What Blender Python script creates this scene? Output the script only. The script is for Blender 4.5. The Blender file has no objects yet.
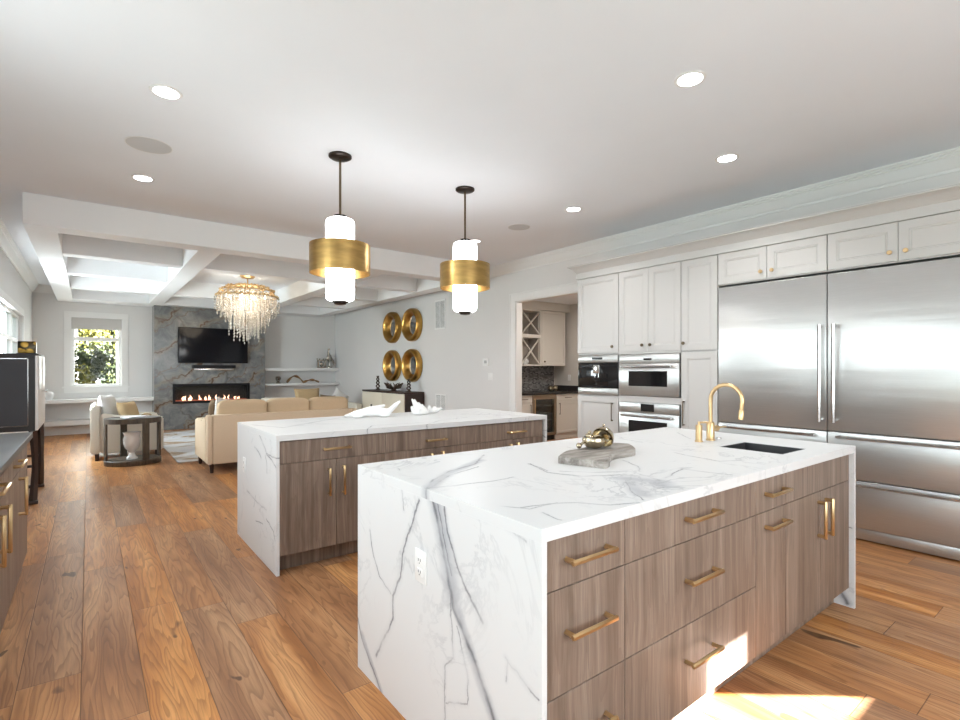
import bpy, bmesh, math, random
from mathutils import Vector, Matrix
R = math.radians
C = bpy.context.scene.collection
SC = bpy.context.scene
random.seed(7)

# ---------------------------------------------------------------- camera
cam_data = bpy.data.cameras.new('camera')
cam_data.sensor_width = 36.0
cam_data.lens = 36.0 * 509.1 / 960.0
cam_data.shift_y = 9.5 / 960.0
cam_data.clip_start = 0.05
cam = bpy.data.objects.new('camera', cam_data)
C.objects.link(cam)
cam.location = (0, 0, 1.3453)
cam.rotation_euler = (R(90), 0, -0.6556)
SC.camera = cam

# ---------------------------------------------------------------- colour management and sampling
SC.view_settings.view_transform = 'Standard'
SC.view_settings.look = 'None'
SC.view_settings.gamma = 1.0
SC.view_settings.use_curve_mapping = False
SC.view_settings.exposure = 0.6
try:
    SC.cycles.use_denoising = True
    SC.cycles.max_bounces = 10
    SC.cycles.diffuse_bounces = 5
    SC.cycles.glossy_bounces = 5
    SC.cycles.transparent_max_bounces = 12
    SC.cycles.sample_clamp_indirect = 6.0
    SC.cycles.caustics_reflective = False
    SC.cycles.caustics_refractive = False
except Exception:
    pass

# ---------------------------------------------------------------- sky
world = bpy.data.worlds.new('sky')
SC.world = world
world.use_nodes = True
wn = world.node_tree
bg = wn.nodes['Background']
sky = wn.nodes.new('ShaderNodeTexSky')
sky.sky_type = 'NISHITA'
sky.sun_disc = False
sky.sun_elevation = R(40)
sky.sun_rotation = R(130)
sky.air_density = 1.0
sky.dust_density = 3.0
mixc = wn.nodes.new('ShaderNodeMixRGB')
mixc.inputs[0].default_value = 0.75
mixc.inputs[2].default_value = (9.0, 9.3, 9.8, 1)
wn.links.new(sky.outputs[0], mixc.inputs[1])
wn.links.new(mixc.outputs[0], bg.inputs[0])
bg.inputs[1].default_value = 0.22

# ---------------------------------------------------------------- sun (enters by a slot added in the rear wall)
SUN_AZ = Vector((-0.77, 0.64, 0)).normalized()
SUN_TAN = 0.404
sd = bpy.data.lights.new('sun', 'SUN')
sd.energy = 85.0
sd.angle = R(0.5)
sd.color = (1.0, 0.98, 0.96)
so = bpy.data.objects.new('sun', sd)
C.objects.link(so)
so.rotation_euler = Vector((SUN_AZ.x, SUN_AZ.y, -SUN_TAN)).to_track_quat('-Z', 'Y').to_euler()
so.location = (8, -8, 6)

# ---------------------------------------------------------------- daylight at real and added openings, pantry fill light
def area(name, loc, direction, sx, sy, power, color=(1, 1, 1)):
    d = bpy.data.lights.new(name, 'AREA')
    d.shape = 'RECTANGLE'
    d.size = sx
    d.size_y = sy
    d.energy = power
    d.color = color
    o = bpy.data.objects.new(name, d)
    C.objects.link(o)
    o.location = loc
    o.rotation_euler = Vector(direction).to_track_quat('-Z', 'Z').to_euler()
    return o
area('added_daylight_kitchen', (-0.98, 2.8, 1.82), (1, 0, 0.0), 4.4, 1.5, 82, (0.94, 0.97, 1.0))  # daylight from the unseen kitchen window added in the left wall
area('daylight_living_window', (-0.98, 9.6, 1.66), (1, 0, 0), 4.0, 1.2, 390, (0.88, 0.94, 1.0))
area('added_daylight_rear', (1.7, -1.54, 1.65), (0, 1, 0), 3.3, 1.6, 43, (0.90, 0.955, 1.0))  # light for the added rear window, reaches the island fronts
area('daylight_far_window', (0.145, 13.8, 1.7), (0, -1, 0), 0.8, 1.4, 25, (1.0, 1.0, 0.97))
area('added_daylight_patio', (-0.98, -0.35, 1.12), (1, 0, 0), 1.5, 2.0, 31, (0.84, 0.92, 1.0))  # added light at an unseen door, brightens the near marble end
area('pantry_fill_light', (6.4, 5.6, 2.6), (0, 0, -1), 0.3, 0.3, 22, (1.0, 0.93, 0.84))  # added fill that brightens the pantry, no fixture modelled

# ---------------------------------------------------------------- node helpers
class NT:
    def __init__(self, name):
        self.m = bpy.data.materials.new(name)
        self.m.use_nodes = True
        self.t = self.m.node_tree
        self.b = self.t.nodes['Principled BSDF']
        self.out = self.t.nodes['Material Output']
    def n(self, kind, **kw):
        x = self.t.nodes.new('ShaderNode' + kind)
        for k, v in kw.items():
            setattr(x, k, v)
        return x
    def l(self, a, b):
        self.t.links.new(a, b)
    def put(self, sock, v):
        if isinstance(v, bpy.types.NodeSocket):
            self.l(v, sock)
        else:
            sock.default_value = v
    def math(self, op, a, b=None, c=None, clamp=False):
        x = self.n('Math', operation=op, use_clamp=clamp)
        self.put(x.inputs[0], a)
        if b is not None: self.put(x.inputs[1], b)
        if c is not None: self.put(x.inputs[2], c)
        return x.outputs[0]
    def vmath(self, op, a, b=None, scale=None):
        x = self.n('VectorMath', operation=op)
        self.put(x.inputs[0], a)
        if b is not None: self.put(x.inputs[1], b)
        if scale is not None: self.put(x.inputs['Scale'], scale)
        return x.outputs['Value'] if op in ('LENGTH', 'DOT_PRODUCT', 'DISTANCE') else x.outputs[0]
    def coord(self):
        return self.n('TexCoord').outputs['Object']
    def mapping(self, v, scale=(1, 1, 1), rot=(0, 0, 0), loc=(0, 0, 0)):
        x = self.n('Mapping')
        x.inputs['Scale'].default_value = scale
        x.inputs['Rotation'].default_value = rot
        x.inputs['Location'].default_value = loc
        self.l(v, x.inputs[0])
        return x.outputs[0]
    def noise(self, v, scale=5, detail=3, rough=0.5, dist=0.0, col=False):
        x = self.n('TexNoise')
        self.l(v, x.inputs['Vector'])
        x.inputs['Scale'].default_value = scale
        x.inputs['Detail'].default_value = detail
        x.inputs['Roughness'].default_value = rough
        x.inputs['Distortion'].default_value = dist
        return x.outputs['Color' if col else 'Fac']
    def ramp(self, fac, stops, interp='LINEAR'):
        x = self.n('ValToRGB')
        cr = x.color_ramp
        cr.interpolation = interp
        while len(cr.elements) < len(stops):
            cr.elements.new(0.5)
        for e, (p, c) in zip(cr.elements, stops):
            e.position = p
            e.color = (*c, 1) if len(c) == 3 else c
        self.put(x.inputs[0], fac)
        return x.outputs[0]
    def mix(self, fac, a, b, kind='MIX'):
        x = self.n('MixRGB', blend_type=kind)
        self.put(x.inputs[0], fac)
        for s, v in ((x.inputs[1], a), (x.inputs[2], b)):
            self.put(s, (*v, 1) if isinstance(v, tuple) and len(v) == 3 else v)
        return x.outputs[0]
    def sep(self, v):
        x = self.n('SeparateXYZ')
        self.l(v, x.inputs[0])
        return x.outputs
    def comb(self, a, b, c=0.0):
        x = self.n('CombineXYZ')
        for s, v in zip(x.inputs, (a, b, c)):
            self.put(s, v)
        return x.outputs[0]
    def bump(self, h, strength=0.2, dist=0.01):
        x = self.n('Bump')
        x.inputs['Strength'].default_value = strength
        x.inputs['Distance'].default_value = dist
        self.l(h, x.inputs['Height'])
        self.l(x.outputs[0], self.b.inputs['Normal'])
    def base(self, c): self.put(self.b.inputs['Base Color'], (*c, 1) if isinstance(c, tuple) and len(c) == 3 else c)
    def rough(self, v): self.put(self.b.inputs['Roughness'], v)

def paint(name, col, rough=0.5, var=0.03, spec=0.5):
    t = NT(name)
    f = t.noise(t.coord(), 1.7, 2)
    t.base(t.ramp(f, [(0.3, tuple(c * (1 - var) for c in col)), (0.7, col)]))
    t.rough(rough)
    t.b.inputs['Specular IOR Level'].default_value = spec
    return t.m
def metal(name, col, rough=0.25, var=0.12, scale=(6, 6, 60), metallic=1.0):
    t = NT(name)
    f = t.noise(t.mapping(t.coord(), scale), 1, 2)
    t.base(t.ramp(f, [(0.25, tuple(c * (1 - var) for c in col)), (0.75, col)]))
    t.b.inputs['Metallic'].default_value = metallic
    t.rough(t.math('MULTIPLY_ADD', f, 0.04, rough - 0.02))
    return t.m
def cloth(name, col, scale=220, var=0.15, bump=0.3):
    t = NT(name)
    co = t.coord()
    w = t.noise(co, scale, 2)
    big = t.noise(co, 4, 3)
    c = t.ramp(w, [(0.3, tuple(x * (1 - var) for x in col)), (0.7, col)])
    t.base(t.mix(t.math('MULTIPLY', big, 0.2), c, tuple(x * 0.8 for x in col)))
    t.rough(0.9)
    t.b.inputs['Specular IOR Level'].default_value = 0.15
    t.bump(w, bump, 0.004)
    return t.m
def glow(name, col, strength, base=(0.9, 0.9, 0.9)):
    t = NT(name)
    t.base(base)
    t.rough(0.3)
    e = t.noise(t.coord(), 8, 1)
    t.l(t.ramp(e, [(0.0, tuple(c * 0.97 for c in col)), (1.0, col)]), t.b.inputs['Emission Color'])
    t.b.inputs['Emission Strength'].default_value = strength
    return t.m

# vein segment: distance to a segment divided by its width
def seg_group():
    g = bpy.data.node_groups.new('vein_segment', 'ShaderNodeTree')
    for nm, ty in (('P', 'NodeSocketVector'), ('A', 'NodeSocketVector'), ('BA', 'NodeSocketVector'), ('InvLen', 'NodeSocketFloat'), ('InvWidth', 'NodeSocketFloat'), ('Prev', 'NodeSocketFloat')):
        g.interface.new_socket(nm, in_out='INPUT', socket_type=ty)
    g.interface.new_socket('D', in_out='OUTPUT', socket_type='NodeSocketFloat')
    i = g.nodes.new('NodeGroupInput'); o = g.nodes.new('NodeGroupOutput')
    def vm(op):
        x = g.nodes.new('ShaderNodeVectorMath'); x.operation = op; return x
    def mm(op, cl=False):
        x = g.nodes.new('ShaderNodeMath'); x.operation = op; x.use_clamp = cl; return x
    L = g.links.new
    pa = vm('SUBTRACT'); L(i.outputs['P'], pa.inputs[0]); L(i.outputs['A'], pa.inputs[1])
    d = vm('DOT_PRODUCT'); L(pa.outputs[0], d.inputs[0]); L(i.outputs['BA'], d.inputs[1])
    h = mm('MULTIPLY', True); L(d.outputs['Value'], h.inputs[0]); L(i.outputs['InvLen'], h.inputs[1])
    s = vm('SCALE'); L(i.outputs['BA'], s.inputs[0]); L(h.outputs[0], s.inputs['Scale'])
    q = vm('DISTANCE'); L(pa.outputs[0], q.inputs[0]); L(s.outputs[0], q.inputs[1])
    w = mm('MULTIPLY'); L(q.outputs['Value'], w.inputs[0]); L(i.outputs['InvWidth'], w.inputs[1])
    mn = mm('MINIMUM'); L(w.outputs[0], mn.inputs[0]); L(i.outputs['Prev'], mn.inputs[1])
    L(mn.outputs[0], o.inputs[0])
    return g
SEG = seg_group()
def vein_field(t, P, lines):
    prev = 50.0
    for w, pts in lines:
        for a, b in zip(pts, pts[1:]):
            x = t.n('Group'); x.node_tree = SEG
            t.l(P, x.inputs['P'])
            ba = (b[0] - a[0], b[1] - a[1])
            x.inputs['A'].default_value = (a[0], a[1], 0)
            x.inputs['BA'].default_value = (ba[0], ba[1], 0)
            x.inputs['InvLen'].default_value = 1.0 / max(1e-6, ba[0] ** 2 + ba[1] ** 2)
            x.inputs['InvWidth'].default_value = 1.0 / w
            t.put(x.inputs['Prev'], prev)
            prev = x.outputs[0]
    return prev
def marble(name, axes, lines, soft=(), gen=0.5, seed=0.0, warp=0.03, origin=(0, 0, 0)):
    t = NT(name)
    co = t.mapping(t.coord(), loc=origin)
    s = t.sep(co)
    P0 = t.comb(s[axes[0]], s[axes[1]])
    nz = t.noise(t.mapping(co, loc=(seed, seed, 0)), 15, 5, 0.65, col=True)
    off = t.vmath('SCALE', t.vmath('SUBTRACT', nz, (0.5, 0.5, 0.5)), scale=warp)
    P = t.vmath('ADD', P0, t.vmath('MULTIPLY', off, (1, 1, 0)))
    patch = t.noise(t.mapping(co, loc=(seed + 3, 0, 0)), 7, 3)
    white = t.mix(t.noise(co, 1.5, 3), (0.695, 0.70, 0.705), (0.745, 0.745, 0.74))
    d = vein_field(t, P, lines)
    core = t.math('MULTIPLY', t.math('SUBTRACT', 1.0, d, clamp=True), t.ramp(patch, [(0.36, (0.12, 0.12, 0.12)), (0.58, (1, 1, 1))]), clamp=True)
    halo = t.math('MULTIPLY', t.math('SUBTRACT', 1.0, t.math('MULTIPLY', d, 0.28), clamp=True), 0.28)
    col = t.mix(halo, white, (0.50, 0.51, 0.53))
    if soft:
        ds = vein_field(t, P, soft)
        sm = t.math('MULTIPLY', t.math('SUBTRACT', 1.25, ds, clamp=True), t.math('MULTIPLY_ADD', patch, 1.2, 0.15), clamp=True)
        col = t.mix(t.math('MULTIPLY', sm, 0.95), col, (0.40, 0.41, 0.44))
    # faint natural veining all over
    v = t.noise(t.mapping(co, (1, 1, 1), (0.4, 0.3, 0.7), (seed, 1.3, seed)), 2.2, 6, 0.6, 0.9)
    th = t.math('SUBTRACT', 1.0, t.math('MULTIPLY', t.math('ABSOLUTE', t.math('SUBTRACT', v, 0.5)), 55.0), clamp=True)
    gate = t.ramp(t.noise(t.mapping(co, loc=(9 + seed, 2, 4)), 1.8, 2), [(0.48, (0, 0, 0)), (0.66, (1, 1, 1))])
    col = t.mix(t.math('MULTIPLY', t.math('MULTIPLY', th, gate), gen), col, (0.36, 0.37, 0.39))
    col = t.mix(core, col, (0.15, 0.155, 0.17))
    t.base(col)
    t.rough(0.38)
    t.b.inputs['Specular IOR Level'].default_value = 0.25
    return t.m
PANEL=[
(0.013, [(1.546, 0.914), (1.471, 0.74), (1.405, 0.55), (1.285, 0.423), (1.188, 0.292), (1.02, 0.02)]) ,
(0.008, [(1.463, 0.903), (1.44, 0.802), (1.382, 0.688), (1.306, 0.612), (1.245, 0.561)]) ,
(0.005, [(1.5, 0.875), (1.416, 0.651)]),
(0.005, [(1.421, 0.584), (1.405, 0.381), (1.456, 0.332), (1.456, 0.145)]) ,
(0.004, [(1.382, 0.495), (1.317, 0.346), (1.327, 0.266), (1.447, 0.209)]) ,
(0.008, [(1.627, 0.863), (1.75, 0.634), (1.766, 0.538), (1.83, 0.44), (1.83, 0.346), (1.98, 0.131)]) ,
(0.005, [(2.044, 0.651), (2.006, 0.544), (1.951, 0.479), (1.847, 0.442)]) ,
(0.005, [(1.782, 0.915), (1.751, 0.86), (1.741, 0.799)]) ,
(0.008, [(2.165, 0.216), (2.124, 0.145), (1.933, -0.002)]) ,
(0.005, [(1.327, 0.886), (1.143, 0.887), (1.046, 0.865)]) ,
(0.005, [(1.134, 0.503), (1.058, 0.471), (0.996, 0.451)]) ,
(0.004, [(1.125, 0.501), (1.134, 0.435)]) ,
]
PANEL_SOFT=[
(0.05, [(1.526, 0.918), (1.447, 0.721), (1.41, 0.59)]) ,
(0.026, [(1.41, 0.59), (1.285, 0.41), (1.188, 0.292), (1.02, 0.02)]) ,
(0.02, [(2.124, 0.163), (1.933, -0.002)]) ,
]
TOPV=[
(0.008, [(0.971, 1.575), (1.067, 1.687), (1.218, 1.79), (1.399, 1.856), (1.579, 2.021)]) ,
(0.005, [(0.976, 1.571), (1.169, 1.718), (1.37, 1.792)]) ,
(0.005, [(0.992, 1.572), (1.117, 1.548), (1.239, 1.531), (1.347, 1.529)]) ,
(0.004, [(1.069, 1.983), (1.056, 1.934)]) ,
(0.004, [(1.591, 1.708), (1.571, 1.618), (1.545, 1.538)]) ,
(0.004, [(1.035, 1.225), (1.074, 1.153), (1.198, 1.153)]) ,
(0.006, [(1.598, 1.703), (1.52, 1.514), (1.579, 1.375), (1.719, 1.298), (1.802, 1.203)]) ,
(0.004, [(1.581, 1.5), (1.677, 1.393), (1.815, 1.32), (1.764, 1.144)]) ,
(0.004, [(1.623, 1.197), (1.509, 1.087), (1.451, 1.001)]) ,
(0.004, [(1.657, 1.171), (1.59, 1.071), (1.659, 1.066)]) ,
(0.005, [(2.013, 1.506), (1.936, 1.368), (1.846, 1.29)]) ,
(0.005, [(2.41, 1.476), (2.38, 1.402), (2.348, 1.206), (2.474, 1.151)]) ,
(0.005, [(1.812, 1.153), (2.042, 1.214), (2.058, 1.1), (2.082, 1.018)]) ,
(0.005, [(1.063, 1.178), (1.173, 1.157), (1.248, 1.118), (1.313, 1.03), (1.408, 0.995)]) ,
(0.004, [(1.083, 1.1), (1.069, 1.014)]) ,
(0.004, [(2.108, 1.944), (2.083, 1.831)]) ,
(0.004, [(2.62, 1.905), (2.589, 1.795)]) ,
(0.004, [(3.189, 1.934), (2.963, 1.712)]) ,
]
TOP_SOFT=[
(0.06, [(1.683, 1.235), (1.729, 1.143), (1.688, 1.095)]) ,
(0.04, [(1.635, 1.189), (1.506, 1.044)]) ,
(0.03, [(0.981, 1.58), (1.197, 1.76), (1.473, 1.913)]) ,
]
PANEL2=[
(0.008, [(3.885, 0.915), (3.84, 0.878), (3.752, 0.829), (3.689, 0.796), (3.647, 0.761), (3.527, 0.744), (3.432, 0.708)]) ,
(0.006, [(3.668, 0.77), (3.527, 0.766), (3.423, 0.769)]) ,
(0.006, [(3.978, 0.778), (3.863, 0.756), (3.796, 0.723)]) ,
(0.005, [(4.026, 0.831), (4.063, 0.802)]) ,
(0.005, [(4.1, 0.908), (4.163, 0.877)]) ,
(0.005, [(3.689, 0.755), (3.647, 0.704), (3.647, 0.636)]) ,
(0.007, [(4.205, 0.414), (3.894, 0.384), (3.662, 0.383)]) ,
(0.005, [(3.943, 0.425), (3.993, 0.337)]) ,
(0.005, [(3.662, 0.322), (3.493, 0.28), (3.453, 0.22)]) ,
(0.004, [(3.943, 0.244), (3.752, 0.264)]) ,
]
TOP2=[
(0.006, [(1.008, 4.223), (1.146, 3.873), (1.565, 4.21), (1.86, 4.387)]) ,
(0.005, [(1.558, 3.362), (1.729, 3.605), (2.237, 3.547)]) ,
(0.005, [(2.079, 3.399), (2.347, 3.609), (2.725, 3.722)]) ,
(0.005, [(2.746, 3.978), (3.06, 3.833), (3.202, 3.534)]) ,
]
O1 = (2.2, 1.575, 0)
O2 = (2.2, 3.97, 0)
M = {}
M['marble_panel_near'] = marble('marble_panel_near', (1, 2), PANEL, PANEL_SOFT, 0.35, 1.0, origin=O1)
M['marble_top_near'] = marble('marble_top_near', (0, 1), TOPV, TOP_SOFT, 0.6, 2.0, origin=O1)
M['marble_panel_rear'] = marble('marble_panel_rear', (1, 2), PANEL2, (), 0.4, 5.0, origin=O2)
M['marble_top_rear'] = marble('marble_top_rear', (0, 1), TOP2, (), 0.6, 7.0, origin=O2)

M['wall'] = paint('wall_paint', (0.75, 0.74, 0.73), 0.75, 0.02, 0.2)
M['ceiling'] = paint('ceiling_paint', (0.865, 0.89, 0.925), 0.85, 0.02, 0.15)
M['trim'] = paint('trim_paint', (0.82, 0.815, 0.805), 0.45, 0.015)
M['beam'] = paint('beam_paint', (0.86, 0.865, 0.87), 0.55, 0.015, 0.3)
M['cabinet'] = paint('cabinet_paint', (0.575, 0.562, 0.546), 0.38, 0.015)
M['pantry_wall'] = paint('pantry_wall_paint', (0.58, 0.55, 0.51), 0.7, 0.02, 0.2)
M['pantry_cabinet'] = paint('pantry_cabinet_paint', (0.70, 0.67, 0.62), 0.42, 0.02)
M['plastic'] = paint('white_plastic', (0.85, 0.85, 0.84), 0.35, 0.01)
M['shade'] = paint('roller_shade_cloth', (0.62, 0.60, 0.58), 0.9, 0.04, 0.1)
M['plaster'] = paint('white_sculpture_plaster', (0.84, 0.84, 0.83), 0.55, 0.04, 0.3)
M['black'] = paint('black_rubber', (0.02, 0.02, 0.02), 0.6, 0.1)
M['slate'] = paint('dark_slate_top', (0.10, 0.10, 0.105), 0.35, 0.2)
M['pantry_top'] = paint('black_pantry_stone', (0.025, 0.022, 0.022), 0.2, 0.25)
M['dark_panel'] = paint('charcoal_linen_panel', (0.055, 0.058, 0.068), 0.55, 0.2)
M['dark_frame'] = paint('near_black_wood', (0.022, 0.018, 0.017), 0.4, 0.25)
M['espresso'] = paint('espresso_wood', (0.045, 0.022, 0.016), 0.4, 0.25)
M['cream_lacquer'] = paint('cream_cabinet_front', (0.72, 0.66, 0.54), 0.5, 0.06)
M['tv'] = paint('black_screen_glass', (0.004, 0.004, 0.007), 0.07, 0.1, 0.22)
M['black_glass'] = paint('black_oven_glass', (0.012, 0.012, 0.013), 0.06, 0.1)
M['black_metal'] = metal('black_metal', (0.03, 0.03, 0.032), 0.4)
M['charcoal'] = paint('charcoal_log', (0.10, 0.09, 0.085), 0.8, 0.4)
M['brass'] = metal('brushed_brass', (0.70, 0.50, 0.27), 0.30, 0.03)
M['brass_dark'] = metal('aged_brass_band', (0.56, 0.36, 0.13), 0.32, 0.30, (6, 6, 30))
M['gold_frame'] = metal('antique_gold_leaf', (0.62, 0.36, 0.10), 0.30, 0.35, (9, 9, 9))
M['bronze'] = metal('dark_bronze', (0.06, 0.05, 0.045), 0.35)
M['bronze_pull'] = metal('bronze_pull', (0.16, 0.12, 0.08), 0.35)
M['silver_gold'] = metal('champagne_metal', (0.62, 0.53, 0.38), 0.16, 0.25, (12, 12, 12))
M['antique_silver'] = metal('antique_silver', (0.55, 0.50, 0.44), 0.25, 0.5, (30, 30, 30))
M['chrome'] = metal('polished_steel', (0.72, 0.72, 0.72), 0.14, 0.05)
M['steel_dark'] = paint('dark_sink_composite', (0.035, 0.035, 0.037), 0.45, 0.2)
M['rack_shade'] = paint('taupe_rack_shade', (0.40, 0.36, 0.32), 0.6, 0.04)  # darker tone that paints shade into the pale rack interiors
M['wood_deco'] = paint('driftwood_brown', (0.30, 0.16, 0.06), 0.6, 0.5)
M['wood_dark_deco'] = paint('dark_carved_wood', (0.09, 0.055, 0.035), 0.5, 0.6)
M['sofa_tan'] = cloth('tan_upholstery', (0.82, 0.67, 0.49))
M['sofa_cushion'] = cloth('camel_cushion_velvet', (0.74, 0.57, 0.38))
M['sofa_cream'] = cloth('cream_upholstery', (0.76, 0.71, 0.62))
M['pillow_white'] = cloth('white_pillow_cloth', (0.80, 0.79, 0.77))
M['pillow_tan'] = cloth('gold_tan_pillow_cloth', (0.55, 0.40, 0.23))
M['pillow_brown'] = cloth('brown_pillow_cloth', (0.22, 0.15, 0.09))
M['paper'] = paint('magazine_paper', (0.78, 0.78, 0.80), 0.4, 0.25)
M['urn'] = paint('white_ceramic', (0.82, 0.82, 0.82), 0.25, 0.05)
M['pendant_glass'] = glow('opal_glass', (0.97, 0.985, 1.0), 10.0)
M['lamp_lens'] = glow('downlight_lens', (0.97, 0.985, 1.0), 10.0)
M['flame'] = glow('gas_flame', (1.0, 0.50, 0.32), 3.2, (0.9, 0.5, 0.3))
M['ember'] = glow('glowing_ember_bed', (1.0, 0.20, 0.08), 0.25, (0.1, 0.05, 0.04))
M['candle_bulb'] = glow('warm_bulb', (1.0, 0.80, 0.52), 10.0)
M['grass'] = paint('lawn_green', (0.025, 0.04, 0.01), 0.9, 0.4)

def make_steel():
    t = NT('brushed_stainless')
    co = t.coord()
    f = t.noise(t.mapping(co, (2, 2, 90)), 4, 3)
    t.base(t.ramp(f, [(0.25, (0.50, 0.50, 0.49)), (0.75, (0.55, 0.55, 0.54))]))
    t.b.inputs['Metallic'].default_value = 0.82
    t.rough(0.32)
    t.b.inputs['Anisotropic'].default_value = 0.75
    t.b.inputs['Anisotropic Rotation'].default_value = 0.0
    tg = t.n('Tangent', direction_type='RADIAL', axis='Z')
    t.l(tg.outputs[0], t.b.inputs['Tangent'])
    wav = t.noise(t.mapping(co, (0.25, 0.35, 5.0)), 1.6, 3)
    t.bump(wav, 0.12, 0.02)
    return t.m
M['steel'] = make_steel()

def make_cab_wood():
    t = NT('taupe_walnut_veneer')
    co = t.coord()
    rnd = t.n('ObjectInfo').outputs['Random']
    o = t.math('MULTIPLY', rnd, 7.0)
    cs = t.vmath('ADD', co, t.comb(o, o, t.math('MULTIPLY', rnd, 3.0)))
    warp = t.noise(t.mapping(cs, (3, 3, 1.2)), 1.5, 3, col=True)
    cw = t.vmath('ADD', cs, t.vmath('SCALE', warp, scale=0.05))
    stripe = t.noise(t.mapping(cw, (28, 28, 0.35)), 1.0, 4, 0.6)
    fine = t.noise(t.mapping(cw, (190, 190, 3.5)), 1.0, 3, 0.6)
    ring = t.noise(t.mapping(cw, (9, 9, 0.7)), 1.0, 2)
    rings = t.math('FRACT', t.math('MULTIPLY', ring, 9.0))
    col = t.ramp(stripe, [(0.28, (0.160, 0.112, 0.084)), (0.5, (0.255, 0.188, 0.147)), (0.72, (0.370, 0.290, 0.234))])
    col = t.mix(t.math('MULTIPLY', t.math('SUBTRACT', 0.62, fine, clamp=True), 1.3, clamp=True), col, (0.105, 0.072, 0.054))
    col = t.mix(t.math('MULTIPLY', t.math('POWER', rings, 4.0), 0.28), col, (0.125, 0.085, 0.064))
    t.base(col)
    t.rough(0.42)
    t.b.inputs['Specular IOR Level'].default_value = 0.4
    t.bump(fine, 0.12, 0.002)
    return t.m
M['cab_wood'] = make_cab_wood()

def make_dark_wood():
    t = NT('grey_brown_oak')
    co = t.coord()
    f = t.noise(t.mapping(co, (25, 25, 3)), 1.5, 4, 0.6)
    t.base(t.ramp(f, [(0.3, (0.045, 0.032, 0.024)), (0.7, (0.12, 0.09, 0.066))]))
    t.rough(0.5)
    return t.m
M['table_wood'] = make_dark_wood()

def make_floor():
    t = NT('hickory_plank_floor')
    co = t.coord()
    s = t.sep(co)
    W, L = 0.215, 1.9
    u = t.math('DIVIDE', t.math('ADD', s[0], 20.02), W)
    row = t.math('FLOOR', u)
    wn1 = t.n('TexWhiteNoise', noise_dimensions='1D'); t.l(row, wn1.inputs['W'])
    v = t.math('ADD', t.math('DIVIDE', t.math('ADD', s[1], 30.0), L), t.math('MULTIPLY', wn1.outputs['Value'], 5.0))
    idx = t.math('FLOOR', v)
    wn2 = t.n('TexWhiteNoise', noise_dimensions='2D'); t.l(t.comb(row, idx), wn2.inputs['Vector'])
    rnd = wn2.outputs['Value']
    rc = t.sep(wn2.outputs['Color'])
    fu = t.math('FRACT', u); fv = t.math('FRACT', v)
    eu = t.math('MULTIPLY', t.math('MINIMUM', fu, t.math('SUBTRACT', 1.0, fu)), W)
    ev = t.math('MULTIPLY', t.math('MINIMUM', fv, t.math('SUBTRACT', 1.0, fv)), L)
    e = t.math('MINIMUM', eu, ev)
    gap = t.math('SUBTRACT', 1.0, t.math('DIVIDE', e, 0.0028), clamp=True)
    # grain, shifted per board
    g = t.vmath('ADD', co, t.comb(t.math('MULTIPLY', rc[0], 13.0), t.math('MULTIPLY', rc[1], 17.0), t.math('MULTIPLY', rc[2], 5.0)))
    wob = t.noise(t.mapping(g, (5, 1.6, 1)), 1.0, 3, col=True)
    gw = t.vmath('ADD', g, t.vmath('SCALE', wob, scale=0.07))
    field = t.noise(t.mapping(gw, (6.5, 0.50, 1)), 1.0, 3, 0.45, 0.15)
    ring = t.math('FRACT', t.math('MULTIPLY', field, 21.0))
    ringd = t.math('MULTIPLY', t.math('POWER', ring, 3.0), t.math('SUBTRACT', 1.0, t.math('POWER', ring, 20.0)))
    fine = t.noise(t.mapping(gw, (150, 5, 1)), 1.0, 4, 0.65)
    tone = t.noise(t.mapping(gw, (9, 0.9, 1)), 1.0, 3)
    col = t.ramp(tone, [(0.3, (0.30, 0.125, 0.046)), (0.5, (0.445, 0.205, 0.080)), (0.72, (0.60, 0.320, 0.140))])
    col = t.mix(t.math('MULTIPLY', ringd, 0.72), col, (0.155, 0.060, 0.022))
    col = t.mix(t.math('MULTIPLY', t.math('SUBTRACT', 0.55, fine, clamp=True), 1.6, clamp=True), col, (0.17, 0.075, 0.036))
    knot = t.noise(t.mapping(gw, (8.5, 3.4, 1)), 1.0, 2, 0.5, 0.6)
    col = t.mix(t.ramp(knot, [(0.715, (0, 0, 0)), (0.745, (0.8, 0.8, 0.8))]), col, (0.07, 0.032, 0.018))
    val = t.n('HueSaturation')
    t.l(col, val.inputs['Color'])
    t.put(val.inputs['Value'], t.math('MULTIPLY_ADD', rnd, 0.40, 0.84))
    t.put(val.inputs['Saturation'], t.math('MULTIPLY_ADD', rc[0], 0.2, 0.88))
    col = t.mix(t.math('MULTIPLY', gap, 0.8), val.outputs[0], (0.06, 0.03, 0.018))
    t.base(col)
    t.rough(t.math('MULTIPLY_ADD', fine, 0.25, 0.26))
    t.b.inputs['Specular IOR Level'].default_value = 0.22
    h = t.math('SUBTRACT', t.math('MULTIPLY_ADD', ringd, -0.25, t.math('MULTIPLY', tone, 0.9)), gap)
    t.bump(h, 0.35, 0.004)
    return t.m
M['floor'] = make_floor()

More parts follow.
